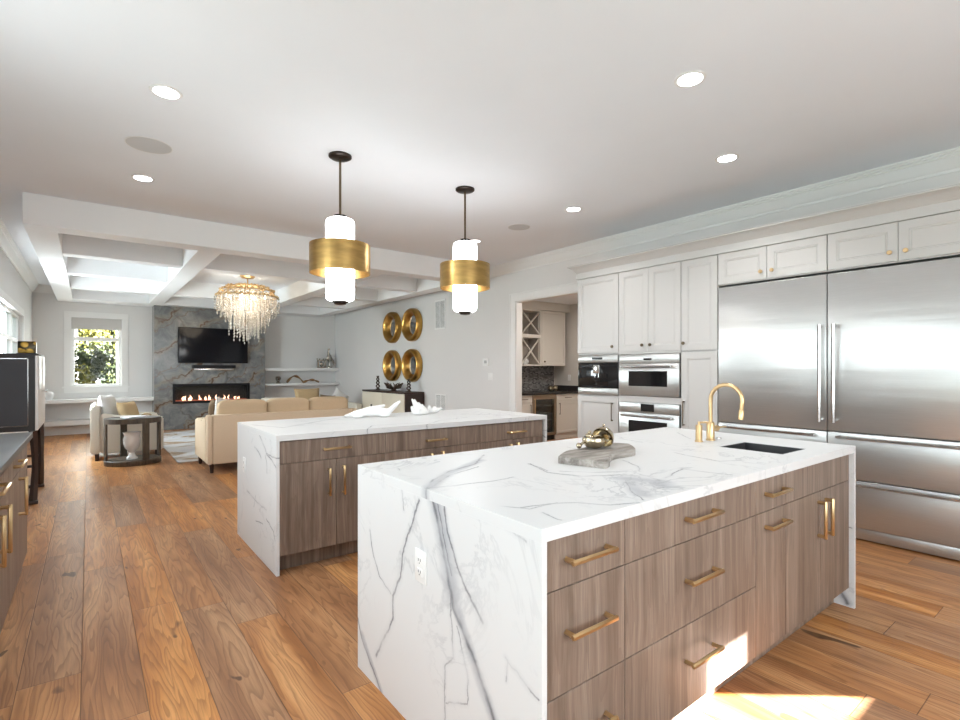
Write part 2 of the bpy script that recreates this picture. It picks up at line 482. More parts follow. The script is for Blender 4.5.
def make_stone():
    t = NT('blue_grey_quartzite')
    co = t.coord()
    base = t.noise(co, 3.4, 8, 0.72, 0.8)
    col = t.ramp(base, [(0.3, (0.10, 0.105, 0.112)), (0.5, (0.185, 0.19, 0.192)), (0.7, (0.30, 0.295, 0.28))])
    wv = t.noise(t.mapping(co, loc=(3, 1, 2)), 1.1, 4, 0.6, col=True)
    cw = t.vmath('ADD', co, t.vmath('SCALE', t.vmath('SUBTRACT', wv, (0.5, 0.5, 0.5)), scale=1.1))
    fine_w = t.noise(co, 6.0, 4, 0.6, col=True)
    cw = t.vmath('ADD', cw, t.vmath('SCALE', t.vmath('SUBTRACT', fine_w, (0.5, 0.5, 0.5)), scale=0.16))
    q = t.sep(cw)
    def streak(ax, az, off, freq, sharp):
        u = t.math('ADD', t.math('ADD', t.math('MULTIPLY', q[0], ax), t.math('MULTIPLY', q[2], az)), off)
        fr = t.math('FRACT', t.math('MULTIPLY', u, freq))
        return t.math('SUBTRACT', 1.0, t.math('MULTIPLY', t.math('ABSOLUTE', t.math('SUBTRACT', fr, 0.5)), sharp), clamp=True)
    gate = t.ramp(t.noise(t.mapping(co, loc=(8, 3, 1)), 1.5, 3), [(0.36, (0, 0, 0)), (0.5, (1, 1, 1))])
    k = t.math('MULTIPLY', streak(-0.62, 0.80, 0.2, 1.75, 17.0), gate)
    k2 = streak(-0.50, 0.86, 0.55, 2.3, 26.0)
    k3 = streak(0.75, 0.60, 0.1, 0.9, 30.0)
    halo = streak(-0.62, 0.80, 0.2, 1.75, 5.0)
    col = t.mix(t.math('MULTIPLY', halo, 0.55), col, (0.30, 0.255, 0.19))
    col = t.mix(t.math('MULTIPLY', k2, 0.75), col, (0.16, 0.10, 0.055))
    col = t.mix(t.math('MULTIPLY', k3, 0.6), col, (0.10, 0.085, 0.07))
    col = t.mix(k, col, (0.10, 0.05, 0.025))
    t.base(col)
    t.rough(0.18)
    return t.m
M['stone'] = make_stone()

def make_mosaic():
    t = NT('grey_mosaic_tile')
    co = t.coord()
    x = t.n('TexBrick')
    t.l(t.mapping(co, (1, 1, 1), (R(90), 0, 0)), x.inputs[0])
    x.inputs['Scale'].default_value = 1.0
    x.inputs['Brick Width'].default_value = 0.05
    x.inputs['Row Height'].default_value = 0.025
    x.inputs['Mortar Size'].default_value = 0.002
    x.inputs['Color1'].default_value = (0.06, 0.06, 0.065, 1)
    x.inputs['Color2'].default_value = (0.30, 0.29, 0.29, 1)
    x.inputs['Mortar'].default_value = (0.2, 0.2, 0.2, 1)
    t.base(x.outputs[0]); t.rough(0.2)
    return t.m
M['mosaic'] = make_mosaic()

def make_rug():
    t = NT('abstract_woven_rug')
    co = t.coord()
    a = t.noise(t.mapping(co, (0.9, 1.7, 1)), 1.2, 5, 0.6, 0.8)
    col = t.ramp(a, [(0.28, (0.22, 0.22, 0.24)), (0.40, (0.66, 0.66, 0.69)), (0.52, (0.60, 0.58, 0.56)), (0.60, (0.36, 0.24, 0.14)), (0.72, (0.58, 0.55, 0.52))])
    t.base(col); t.rough(0.95)
    t.bump(t.noise(co, 160, 2), 0.4, 0.006)
    return t.m
M['rug'] = make_rug()

def make_board():
    t = NT('weathered_grey_wood')
    co = t.coord()
    f = t.noise(t.mapping(co, (5, 26, 26), (0, 0, R(25))), 1.0, 5, 0.65, 0.4)
    t.base(t.ramp(f, [(0.3, (0.13, 0.11, 0.095)), (0.5, (0.30, 0.27, 0.24)), (0.7, (0.46, 0.42, 0.38))]))
    t.rough(0.7); t.bump(f, 0.4, 0.004)
    return t.m
M['board'] = make_board()

def make_glass(name, tint=(0.95, 0.98, 0.97), gloss=0.10):
    t = NT(name)
    tr = t.n('BsdfTransparent'); tr.inputs[0].default_value = (*tint, 1)
    gl = t.n('BsdfGlossy'); gl.inputs['Roughness'].default_value = 0.02
    mx = t.n('MixShader')
    f = t.n('Fresnel'); f.inputs[0].default_value = 1.45
    t.l(t.math('MULTIPLY_ADD', f.outputs[0], 0.15, 0.0), mx.inputs[0])
    t.l(tr.outputs[0], mx.inputs[1]); t.l(gl.outputs[0], mx.inputs[2])
    t.l(mx.outputs[0], t.out.inputs[0])
    return t.m
M['glass'] = make_glass('window_glass')

def make_crystal():
    t = NT('clear_crystal')
    tr = t.n('BsdfTranslucent'); tr.inputs[0].default_value = (0.95, 0.90, 0.82, 1)
    gl = t.n('BsdfGlossy'); gl.inputs['Roughness'].default_value = 0.08
    tp = t.n('BsdfTransparent'); tp.inputs[0].default_value = (0.98, 0.96, 0.93, 1)
    m1 = t.n('MixShader'); m1.inputs[0].default_value = 0.45
    m2 = t.n('MixShader'); m2.inputs[0].default_value = 0.42
    t.l(tr.outputs[0], m1.inputs[1]); t.l(gl.outputs[0], m1.inputs[2])
    t.l(m1.outputs[0], m2.inputs[1]); t.l(tp.outputs[0], m2.inputs[2])
    t.l(m2.outputs[0], t.out.inputs[0])
    return t.m
M['crystal'] = make_crystal()

def make_leaf(name, cols):
    t = NT(name)
    g = t.n('NewGeometry')
    t.base(t.ramp(g.outputs['Random Per Island'], [(i / (len(cols) - 1), c) for i, c in enumerate(cols)]))
    t.rough(0.6)
    return t.m
M['leaf_yellow'] = make_leaf('yellow_green_leaves', [(0.04, 0.046, 0.004), (0.12, 0.105, 0.008), (0.19, 0.15, 0.013), (0.08, 0.085, 0.006)])
M['leaf_green'] = make_leaf('green_leaves', [(0.006, 0.012, 0.002), (0.018, 0.027, 0.004), (0.045, 0.048, 0.006), (0.010, 0.018, 0.003)])
def make_bark():
    t = NT('pale_birch_bark')
    f = t.noise(t.mapping(t.coord(), (4, 4, 14)), 1.2, 4, 0.6)
    t.base(t.ramp(f, [(0.35, (0.06, 0.05, 0.045)), (0.5, (0.26, 0.25, 0.245))]))
    t.rough(0.85)
    return t.m
M['bark'] = make_bark()

# ---------------------------------------------------------------- mesh helpers
class MB:
    def __init__(self):
        self.bm = bmesh.new()
    def box(self, x0, x1, y0, y1, z0, z1, bev=0.0, seg=2):
        r = bmesh.ops.create_cube(self.bm, size=1.0)
        vs = r['verts']
        for v in vs:
            v.co = Vector(((x0 + x1) / 2 + v.co.x * (x1 - x0), (y0 + y1) / 2 + v.co.y * (y1 - y0), (z0 + z1) / 2 + v.co.z * (z1 - z0)))
        if bev > 0:
            es = list({e for v in vs for e in v.link_edges})
            bmesh.ops.bevel(self.bm, geom=es, offset=min(bev, 0.49 * min(abs(x1 - x0), abs(y1 - y0), abs(z1 - z0))), segments=seg, affect='EDGES', profile=0.5)
        return self
    def prism(self, poly, axis, a, b):
        # poly: 2D points; axis 0: (y,z), 1: (x,z), 2: (x,y)
        def P(p, t):
            return Vector((t, p[0], p[1])) if axis == 0 else Vector((p[0], t, p[1])) if axis == 1 else Vector((p[0], p[1], t))
        va = [self.bm.verts.new(P(p, a)) for p in poly]
        vb = [self.bm.verts.new(P(p, b)) for p in poly]
        n = len(poly)
        fs = [self.bm.faces.new(va[::-1]), self.bm.faces.new(vb)]
        for i in range(n):
            fs.append(self.bm.faces.new([va[i], va[(i + 1) % n], vb[(i + 1) % n], vb[i]]))
        bmesh.ops.recalc_face_normals(self.bm, faces=fs)
        return self
    def rings(self, rings, cap=True, closed=False):
        vr = [[self.bm.verts.new(p) for p in r] for r in rings]
        fs = []
        k = len(vr)
        for i in range(k if closed else k - 1):
            a, b = vr[i], vr[(i + 1) % k]
            n = len(a)
            for j in range(n):
                fs.append(self.bm.faces.new([a[j], a[(j + 1) % n], b[(j + 1) % n], b[j]]))
        if cap and not closed:
            fs.append(self.bm.faces.new(vr[0][::-1])); fs.append(self.bm.faces.new(vr[-1]))
        bmesh.ops.recalc_face_normals(self.bm, faces=fs)
        return self
    def tube(self, pts, r, seg=10, closed=False, squash=1.0):
        pts = [Vector(p) for p in pts]
        n = len(pts)
        rr = r if isinstance(r, (list, tuple)) else [r] * n
        T = []
        for i in range(n):
            a = pts[(i - 1) % n] if closed or i > 0 else pts[i]
            b = pts[(i + 1) % n] if closed or i < n - 1 else pts[i]
            T.append((b - a).normalized())
        up = Vector((0, 0, 1)) if abs(T[0].z) < 0.9 else Vector((1, 0, 0))
        N = (up - T[0] * up.dot(T[0])).normalized()
        out = []
        for i in range(n):
            N = (N - T[i] * N.dot(T[i]))
            N = N.normalized() if N.length > 1e-6 else T[i].orthogonal().normalized()
            B = T[i].cross(N)
            out.append([pts[i] + (N * math.cos(2 * math.pi * j / seg) + B * squash * math.sin(2 * math.pi * j / seg)) * rr[i] for j in range(seg)])
        return self.rings(out, True, closed)
    def cyl(self, p, q, r, seg=16):
        return self.tube([p, q], r, seg)
    def lathe(self, prof, c=(0, 0, 0), axis='Z', seg=32, flip=1):
        c = Vector(c)
        rs = []
        for r, h in prof:
            ring = []
            for j in range(seg):
                a = 2 * math.pi * j / seg
                x, y = r * math.cos(a), r * math.sin(a)
                p = Vector((x, y, h)) if axis == 'Z' else Vector((h * flip, x, y)) if axis == 'X' else Vector((x, h * flip, y))
                ring.append(c + p)
            rs.append(ring)
        return self.rings(rs, True)
    def ball(self, c, r, seg=16, ring=10, jit=0.0, rot=None):
        rx, ry, rz = r if isinstance(r, (list, tuple)) else (r, r, r)
        res = bmesh.ops.create_uvsphere(self.bm, u_segments=seg, v_segments=ring, radius=1.0)
        for v in res['verts']:
            k = 1 + random.uniform(-jit, jit)
            p = Vector((v.co.x * rx * k, v.co.y * ry * k, v.co.z * rz * k))
            if rot is not None: p = rot @ p
            v.co = Vector(c) + p
        return self
    def pad(self, x0, x1, y0, y1, z0, z1, e=4.0, seg=20, ring=14, rot=None):
        # soft cushion: superellipsoid
        c = Vector(((x0 + x1) / 2, (y0 + y1) / 2, (z0 + z1) / 2))
        def sp(v, k): return math.copysign(abs(v) ** k, v)
        rs = []
        k = 2.0 / e
        for i in range(1, ring):
            ph = -math.pi / 2 + math.pi * i / ring
            ringp = []
            for j in range(seg):
                a = 2 * math.pi * (j + 0.5) / seg
                p = Vector((sp(math.cos(ph), k) * sp(math.cos(a), k) * (x1 - x0) / 2, sp(math.cos(ph), k) * sp(math.sin(a), k) * (y1 - y0) / 2, sp(math.sin(ph), k) * (z1 - z0) / 2))
                if rot is not None: p = rot @ p
                ringp.append(c + p)
            rs.append(ringp)
        return self.rings(rs, True)
    def build(self, name, mat, parent=None, smooth=True, angle=38, loc=(0, 0, 0)):
        me = bpy.data.meshes.new(name)
        base = Vector(BASE[parent.name]) if parent else Vector(loc)
        for v in self.bm.verts: v.co -= base
        self.bm.to_mesh(me); self.bm.free()
        me.materials.append(M[mat] if isinstance(mat, str) else mat)
        if smooth:
            me.polygons.foreach_set('use_smooth', [True] * len(me.polygons))
            me.set_sharp_from_angle(angle=R(angle))
        o = bpy.data.objects.new(name, me)
        C.objects.link(o)
        if parent: o.parent = parent
        else: o.location = base
        BASE[o.name] = base
        return o
BASE = {}
def tag(o, label, cat, group=None):
    o['label'] = label; o['category'] = cat
    if group: o['group'] = group
    return o
def thing(name, label, cat, loc, group=None):
    o = bpy.data.objects.new(name, None)
    o.empty_display_size = 0.1
    C.objects.link(o); o.location = loc
    BASE[o.name] = Vector(loc)
    return tag(o, label, cat, group)
def solo(name, mb, mat, label, cat, loc, group=None, smooth=True):
    return tag(mb.build(name, mat, None, smooth, loc=loc), label, cat, group)
def struct(name, mb, mat, parent=None, smooth=False):
    o = mb.build(name, mat, parent, smooth)
    if parent is None: o['kind'] = 'structure'
    return o
def dup(root, loc, label=None, group=None):
    r = root.copy(); C.objects.link(r); r.location = loc
    if label: r['label'] = label
    if group: r['group'] = group
    for ch in list(root.children):
        c = ch.copy(); C.objects.link(c); c.parent = r
        for g in list(ch.children):
            d = g.copy(); C.objects.link(d); d.parent = c
    return r

# ================================================================ the room
CZ = 3.06
WL, WR, WF, WB = -0.90, 5.42, 13.64, -1.50
struct('floor', MB().box(-1.1, 8.0, -1.7, 14.0, -0.12, 0.0), 'floor')
struct('ceiling', MB().box(-1.1, 5.6, -1.6, 14.0, CZ, CZ + 0.12), 'ceiling')

def wall_with_holes(axis, a, b, c0, c1, z0, z1, holes):
    # axis 0: wall lies at x in [a,b], runs along y in [c0,c1]; axis 1: y in [a,b], runs along x
    m = MB()
    def bx(u0, u1, w0, w1):
        if u1 - u0 < 1e-4 or w1 - w0 < 1e-4: return
        if axis == 0: m.box(a, b, u0, u1, w0, w1)
        else: m.box(u0, u1, a, b, w0, w1)
    cur = c0
    for h0, h1, hz0, hz1 in sorted(holes):
        bx(cur, h0, z0, z1)
        bx(h0, h1, z0, hz0)
        bx(h0, h1, hz1, z1)
        cur = h1
    bx(cur, c1, z0, z1)
    return m
KW = (0.6, 5.0, 1.06, 2.58)      # unseen left-wall window, guessed from refrigerator reflections and added for daylight
PD = (-1.15, 0.45, 0.02, 2.15)     # unseen glazed door added in the left wall to light the marble end panel
LW = (7.6, 11.65, 1.02, 2.26)    # living room window in the left wall
FW = (-0.285, 0.575, 0.985, 2.44)
RW = (0.0, 3.4, 0.80, 2.50)  # unseen rear window, added to let light in behind the camera
SUN_SLOT = (4.872, 5.195, 1.381, 1.842)  # unseen slot, shaped to throw the sun patch on floor and drawer
struct('wall_left', wall_with_holes(0, -1.05, WL, -1.6, 13.79, 0, CZ, [PD, KW, LW]), 'wall')
struct('wall_far', wall_with_holes(1, WF, 13.79, -0.9, 5.42, 0, CZ, [FW]), 'wall')
struct('wall_right', wall_with_holes(0, WR, 5.525, -1.5, 13.79, 0, CZ, [(4.15, 6.10, 0.0, 2.435)]), 'wall')
struct('wall_rear', wall_with_holes(1, -1.53, WB, -0.9, 5.42, 0, CZ, [RW, SUN_SLOT]), 'wall')

# butler's pantry beyond the doorway
struct('wall_pantry_back', MB().box(5.525, 7.85, 7.5, 7.6, 0, 2.66), 'pantry_wall')
struct('wall_pantry_side', MB().box(7.75, 7.85, 3.9, 7.5, 0, 2.66), 'pantry_wall')
struct('wall_pantry_front', MB().box(5.525, 7.85, 3.8, 3.9, 0, 2.66), 'pantry_wall')
struct('wall_sun_block', MB().box(1.2, 7.0, -4.3, -4.1, -0.5, 4.6), 'wall')  # unseen outdoor wall, added to keep sun out of the rear window
struct('ceiling_pantry', MB().box(5.525, 7.85, 3.8, 7.6, 2.66, 2.74), 'ceiling')

# crown mouldings
CROWN = [(0, 2.905), (0.014, 2.905), (0.018, 2.925), (0.03, 2.935), (0.075, 3.005), (0.085, 3.01), (0.085, 3.024), (0.098, 3.028), (0.098, 3.042), (0.112, 3.045), (0.112, 3.0595), (0, 3.0595)]
struct('trim_1', MB().prism([(WR - d, z) for d, z in CROWN], 1, WB, WF), 'trim')
struct('trim_2', MB().prism([(WL + d, z) for d, z in CROWN], 1, WB, WF), 'trim')
struct('trim_3', MB().prism([(WF - d, z) for d, z in CROWN], 0, WL, 1.14), 'trim')
# doorway casing
m = MB()
m.box(WR - 0.022, WR, 6.10, 6.215, 0, 2.435, 0.004); m.box(WR - 0.030, WR, 6.215, 6.235, 0, 2.555, 0.004)
m.box(WR - 0.022, WR, 4.27, 6.215, 2.435, 2.545, 0.004); m.box(WR - 0.030, WR, 4.27, 6.235, 2.545, 2.565, 0.004)
m.box(WR - 0.005, 5.53, 6.085, 6.10, 0, 2.435); m.box(WR - 0.005, 5.53, 4.2, 6.10, 2.422, 2.435)
struct('trim_4', m, 'trim')
struct('baseboard_right', MB().box(WR - 0.018, WR, 6.24, 13.6, 0, 0.15, 0.004), 'trim')
struct('baseboard_left', MB().box(WL, WL + 0.018, 5.0, 13.2, 0, 0.15, 0.004), 'trim')
struct('trim_5', MB().box(5.55, 7.749, 7.08, 7.4995, 2.50, 2.6595), 'pantry_cabinet')

# coffered ceiling beams over the living area
BZ = 2.757
BX0, BX1, BY0, BY1 = -0.505, 5.005, 6.575, 13.33
def beam(x0, x1, y0, y1, z0=BZ):
    o = MB().box(x0, x1, y0, y1, z0, CZ - 0.0005, 0.004, 1).build('ceiling_beam', 'beam', None, False)
    o['kind'] = 'structure'
beam(BX0, BX1, BY0, 6.84)
beam(BX0, BX1, 13.0, WF - 0.001)
beam(BX0, -0.25, 6.8405, 12.9995)
beam(4.75, BX1, 6.8405, 12.9995)
for x0 in (1.03, 3.22): beam(x0, x0 + 0.25, 6.8405, 12.9995)
for y0 in (8.06, 9.66, 11.31):
    beam(-0.2495, 1.0295, y0, y0 + 0.205, BZ + 0.012)
    beam(3.4705, 4.7495, y0, y0 + 0.205, BZ + 0.012)
for y0 in (8.06, 11.31):
    beam(1.2805, 3.2195, y0, y0 + 0.205, BZ + 0.012)

# ---------------------------------------------------------------- windows
def window(name, axis, wall, inward, rect, cols, rows, casing=0.12, apron=True, shade=0.0):
    # wall: coordinate of the inner wall face; inward: +1/-1 direction into the room
    u0, u1, z0, z1 = rect
    def bx(m, a, b, d0, d1, c, d, bev=0.003):
        lo, hi = sorted((wall + inward * d0, wall + inward * d1))
        if axis == 0: m.box(lo, hi, a, b, c, d, bev, 1)
        else: m.box(a, b, lo, hi, c, d, bev, 1)
    m = MB()
    t = 0.024
    bx(m, u0 - casing, u0, 0, t, z0, z1); bx(m, u1, u1 + casing, 0, t, z0, z1)
    bx(m, u0 - casing, u1 + casing, 0, t, z1, z1 + casing)
    if apron:
        bx(m, u0 - casing - 0.03, u1 + casing + 0.03, 0, 0.05, z0 - 0.035, z0)
        bx(m, u0 - casing, u1 + casing, 0, t, z0 - 0.13, z0 - 0.035)
    root = struct(name, m, 'trim')
    m = MB()
    s = 0.05
    bx(m, u0, u0 + s, -0.10, -0.04, z0, z1); bx(m, u1 - s, u1, -0.10, -0.04, z0, z1)
    bx(m, u0 + s, u1 - s, -0.10, -0.04, z0, z0 + s); bx(m, u0 + s, u1 - s, -0.10, -0.04, z1 - s, z1)
    for c in cols: bx(m, c[0], c[1], -0.10, -0.04, z0 + s, z1 - s)
    for r in rows: bx(m, u0 + s, u1 - s, -0.095, -0.045, r[0], r[1])
    struct('window_frame', m, 'trim', root)
    m = MB(); bx(m, u0 + 0.01, u1 - 0.01, -0.075, -0.069, z0 + 0.01, z1 - 0.01, 0)
    struct('window_pane', m, 'glass', root)
    if shade:
        m = MB(); bx(m, u0 + 0.005, u1 - 0.005, -0.036, -0.022, z1 - shade, z1)
        bx(m, u0 + 0.005, u1 - 0.005, -0.038, -0.018, z1 - shade - 0.015, z1 - shade)
        struct('roller_shade', m, 'shade', root)
    return root
window('window_1', 1, WF, -1, FW, [], [(1.955, 2.035)], shade=0.225)
lc = [(u, u + 0.11) for u in (8.56, 9.60, 10.62)]
window('window_2', 0, WL, 1, LW, lc, [(1.80, 1.86)], 0.11)
window('window_added_kitchen', 0, WL, 1, KW, [(2.02, 2.12), (3.48, 3.58)], [], 0.10)
window('door_added', 0, WL, 1, PD, [(-0.4, -0.3)], [(0.95, 1.05)], 0.09, apron=False)
window('window_added_rear', 1, WB, 1, RW, [(1.10, 1.2), (2.2, 2.3)], [], 0.10)

# low shelf ledge under the far window, wall shelves right of the fireplace
struct('trim_6', MB().box(-0.899, 1.138, 13.22, WF - 0.001, 0.665, 0.735, 0.004), 'trim')
struct('trim_7', MB().box(-0.899, 1.138, 13.30, WF - 0.001, 0.205, 0.30, 0.004).box(-0.899, 1.138, 13.52, WF - 0.001, 0.0, 0.205), 'trim')
solo('wall_shelf', MB().box(3.452, 5.415, 13.30, WF - 0.001, 1.305, 1.385, 0.004), 'trim', 'thick white floating shelf holding the silver figures, upper of the two', 'shelf', (4.43, 13.64, 1.305), 'floating shelves right of the fireplace')
solo('wall_shelf', MB().box(3.452, 5.415, 13.30, WF - 0.001, 0.93, 0.99, 0.004), 'trim', 'white floating shelf holding the driftwood piece, lower of the two', 'shelf', (4.43, 13.64, 0.93), 'floating shelves right of the fireplace')

# stone chimney breast with a recess for the fireplace
m = MB()
SX0, SX1, SY = 1.14, 3.45, 13.2
FX0, FX1, FZ0, FZ1 = 1.49, 3.10, 0.575, 1.02
m.box(SX0, FX0, SY, WF - 0.001, 0, 2.756); m.box(FX1, SX1, SY, WF - 0.001, 0, 2.756)
m.box(FX0, FX1, SY, WF - 0.001, 0, FZ0); m.box(FX0, FX1, SY, WF - 0.001, FZ1, 2.756); m.box(FX0, FX1, 13.5, WF - 0.001, FZ0, FZ1)
struct('wall_chimney', m, 'stone')

fp = thing('fireplace', 'long black linear gas fireplace with orange flames set in grey stone', 'fireplace', ((FX0 + FX1) / 2, 13.35, FZ0))
e = 0.055
MB().box(FX0, FX1, 13.185, 13.22, FZ0, FZ0 + e).box(FX0, FX1, 13.185, 13.22, FZ1 - e, FZ1).box(FX0, FX0 + e, 13.185, 13.22, FZ0 + e, FZ1 - e).box(FX1 - e, FX1, 13.185, 13.22, FZ0 + e, FZ1 - e).build('frame', 'black_metal', fp)
MB().box(FX0 + 0.002, FX1 - 0.002, 13.46, 13.495, FZ0 + 0.002, FZ1 - 0.002).box(FX0 + 0.002, FX0 + 0.03, 13.22, 13.46, FZ0 + 0.01, FZ1 - 0.01).box(FX1 - 0.03, FX1 - 0.002, 13.22, 13.46, FZ0 + 0.01, FZ1 - 0.01).box(FX0 + 0.03, FX1 - 0.03, 13.22, 13.46, FZ1 - 0.03, FZ1 - 0.002).build('firebox', 'black', fp)
m = MB().box(FX0 + 0.03, FX1 - 0.03, 13.22, 13.46, FZ0 + 0.002, FZ0 + 0.055)
for k in range(70):
    m.ball((random.uniform(FX0 + 0.1, FX1 - 0.1), random.uniform(13.24, 13.42), FZ0 + 0.06), (random.uniform(0.015, 0.03), 0.02, 0.014), 6, 4, 0.2)
m.build('ember_bed', 'ember', fp)
x = FX0 + 0.20
fk = 0
while x < FX1 - 0.15:
    m = MB()
    for q in range(random.choice((1, 2, 2, 3))):
        hgt = random.uniform(0.04, 0.13)
        xx = x + random.uniform(-0.045, 0.045)
        m.tube([(xx, 13.33, FZ0 + 0.06), (xx + random.uniform(-0.02, 0.02), 13.33, FZ0 + 0.06 + hgt * 0.45), (xx + random.uniform(-0.03, 0.03), 13.33, FZ0 + 0.06 + hgt)], [0.009, 0.013, 0.001], 7)
    m.build('flame', 'flame', fp); x += random.uniform(0.08, 0.15); fk += 1
MB().box(FX0 + e, FX1 - e, 13.20, 13.204, FZ0 + e, FZ1 - e).build('glass_front', 'glass', fp)

tvr = thing('television', 'wide black flat television hung on the grey stone wall', 'television', (2.31, 13.17, 1.49))
MB().box(1.585, 3.035, 13.10, 13.15, 1.492, 2.30, 0.004).build('bezel', 'black_metal', tvr)
MB().box(1.60, 3.02, 13.095, 13.1005, 1.51, 2.286).build('screen', 'tv', tvr)
MB().box(2.0, 2.6, 13.1505, 13.199, 1.7, 2.1).build('wall_mount', 'black', tvr)
sb = thing('soundbar', 'slim black soundbar below the television', 'soundbar', (2.315, 13.15, 1.33))
MB().box(1.86, 2.77, 13.08, 13.199, 1.37, 1.45, 0.012).build('cabinet', 'black', sb)
MB().box(1.88, 2.75, 13.077, 13.0805, 1.38, 1.44).build('grille', 'black_metal', sb)
MB().box(1.90, 2.73, 13.10, 13.199, 1.325, 1.369, 0.006).build('shelf_bracket', 'chrome', sb)

# ================================================================ islands
def pull_bar(parent, c, axis, length, out, name='handle', mat='brass', stand=0.036, th=0.0085):
    # c: centre on the face; axis 'X','Y' or 'Z' along the bar; out: outward unit vector
    c = Vector(c); out = Vector(out)
    ax = {'X': Vector((1, 0, 0)), 'Y': Vector((0, 1, 0)), 'Z': Vector((0, 0, 1))}[axis]
    m = MB()
    h = length / 2
    m.tube([c - ax * h + out * stand, c - ax * (h - 0.002) + out * stand, c + ax * (h - 0.002) + out * stand, c + ax * h + out * stand], [th * 0.8, th, th, th * 0.8], 6)
    for s in (-1, 1):
        p = c + ax * s * (h - th * 1.3)
        m.tube([p + out * 0.0005, p + out * (stand + th * 0.2)], th * 1.05, 4)
    return m.build(name, mat, parent)
def knob(parent, c, out, mat='brass', r=0.017, name='knob'):
    c = Vector(c); out = Vector(out)
    m = MB()
    m.tube([c + out * 0.0004, c + out * 0.012, c + out * 0.016, c + out * 0.026, c + out * 0.029], [0.007, 0.007, r, r, r * 0.8], 14)
    return m.build(name, mat, parent)

def front(name, parent, y, x0, x1, z0, z1, mat='cab_wood', th=0.02):
    g = 0.0015
    return MB().box(x0 + g, x1 - g, y, y + th, z0 + g, z1 - g, 0.0012, 1).build(name, mat, parent)

def island(base, y0, y1, near):
    ox, oy, _ = base
    x0, x1 = 0.967, 3.432
    mp, mt = ('marble_panel_near', 'marble_top_near') if near else ('marble_panel_rear', 'marble_top_rear')
    w = thing('waterfall_worktop', ('white grey-veined marble worktop of the nearer island, with sink cutout and waterfall ends' if near else 'white grey-veined marble worktop of the farther island, with waterfall ends and white sculptures'), 'worktop', base, 'marble island worktops')
    m = MB()
    if near:
        hx0, hx1, hy0, hy1 = 2.79, 3.09, 1.11, 1.44
        m.box(x0, hx0, y0, y1, 0.877, 0.915); m.box(hx1, x1, y0, y1, 0.877, 0.915)
        m.box(hx0, hx1, y0, hy0, 0.877, 0.915); m.box(hx0, hx1, hy1, y1, 0.877, 0.915)
    else:
        m.box(x0, x1, y0, y1, 0.877, 0.915)
    m.build('top_slab', mt, w, False)
    MB().box(x0, x0 + 0.020, y0, y1, 0.0, 0.8768).build('end_panel', mp, w, False)
    MB().box(x1 - 0.020, x1, y0, y1, 0.0, 0.8768).build('end_panel', mp, w, False)
    return w
island(O1, 0.985, 2.165, True)
island(O2, 3.425, 4.515, False)

def cab_unit(label, cat, x0, x1, yf, yb, group, fronts, base_z=0.122, hidden=None):
    t = thing('base_cabinet', label, cat, ((x0 + x1) / 2, (yf + yb) / 2, 0), group)
    MB().box(x0 + 0.0006, x1 - 0.0006, yf + 0.021, yb, base_z, 0.8765).build('carcass', 'cab_wood', t)
    MB().box(x0 + 0.0006, x1 - 0.0006, yf + 0.085, yb, 0.0, base_z - 0.0005).build('toe_kick', 'cab_wood', t)
    for f in fronts:
        kind, a, b, z0, z1, hs = f
        p = front(kind, t, yf, a, b, z0, z1)
        for (ax, hx, hz, ln) in hs:
            pull_bar(p, (hx, yf, hz), ax, ln, (0, -1, 0))
    return t
Y1 = 1.0
RT, RM, RB = 0.874, 0.726, 0.424
cab_unit('narrow three-drawer unit of the nearer island, next to the marble end panel', 'cabinet', 0.988, 1.349, Y1, 2.14, 'cabinet units of the nearer island', [
    ('drawer', 0.990, 1.349, RM, RT, [('X', 1.165, 0.805, 0.197)]), ('drawer', 0.990, 1.349, RB, RM, [('X', 1.165, 0.598, 0.197)]), ('drawer', 0.990, 1.349, 0.122, RB, [('X', 1.165, 0.296, 0.197)])])
cab_unit('wide three-drawer unit in the middle of the nearer island, sunlit at its lowest drawer', 'cabinet', 1.349, 2.244, Y1, 2.14, 'cabinet units of the nearer island', [
    ('drawer', 1.349, 2.244, RM, RT, [('X', 1.795, 0.808, 0.212)]), ('drawer', 1.349, 2.244, RB, RM, [('X', 1.795, 0.586, 0.212)]), ('drawer', 1.349, 2.244, 0.122, RB, [('X', 1.795, 0.296, 0.212)])])
cab_unit('narrow pull-out unit of the nearer island with a drawer above and one horizontal handle below', 'cabinet', 2.244, 2.545, Y1, 2.14, 'cabinet units of the nearer island', [
    ('drawer', 2.244, 2.545, RM, RT, [('X', 2.42, 0.803, 0.197)]), ('pull_out_door', 2.244, 2.545, 0.122, RM, [('X', 2.42, 0.660, 0.197)])])
sinkcab = cab_unit('sink unit of the nearer island with two tall doors and paired vertical handles', 'cabinet', 2.545, 3.411, Y1, 1.09, 'cabinet units of the nearer island', [
    ('false_front', 2.545, 3.375, RM, RT, []), ('door', 2.545, 2.96, 0.122, RM, [('Z', 2.925, 0.59, 0.19)]), ('door', 2.96, 3.375, 0.122, RM, [('Z', 3.02, 0.59, 0.19)])])
MB().box(3.377, 3.4105, Y1 + 0.012, Y1 + 0.03, 0.1225, 0.874).build('filler_strip', 'cab_wood', sinkcab)
MB().box(2.5456, 3.4105, 1.48, 2.14, 0.122, 0.8765).box(2.5456, 3.4105, 1.0905, 1.48, 0.122, 0.55).build('back_carcass', 'cab_wood', sinkcab)
MB().box(2.5456, 3.4105, 1.0905, 2.14, 0.0, 0.1215).build('plinth', 'cab_wood', sinkcab)
Y2 = 3.441
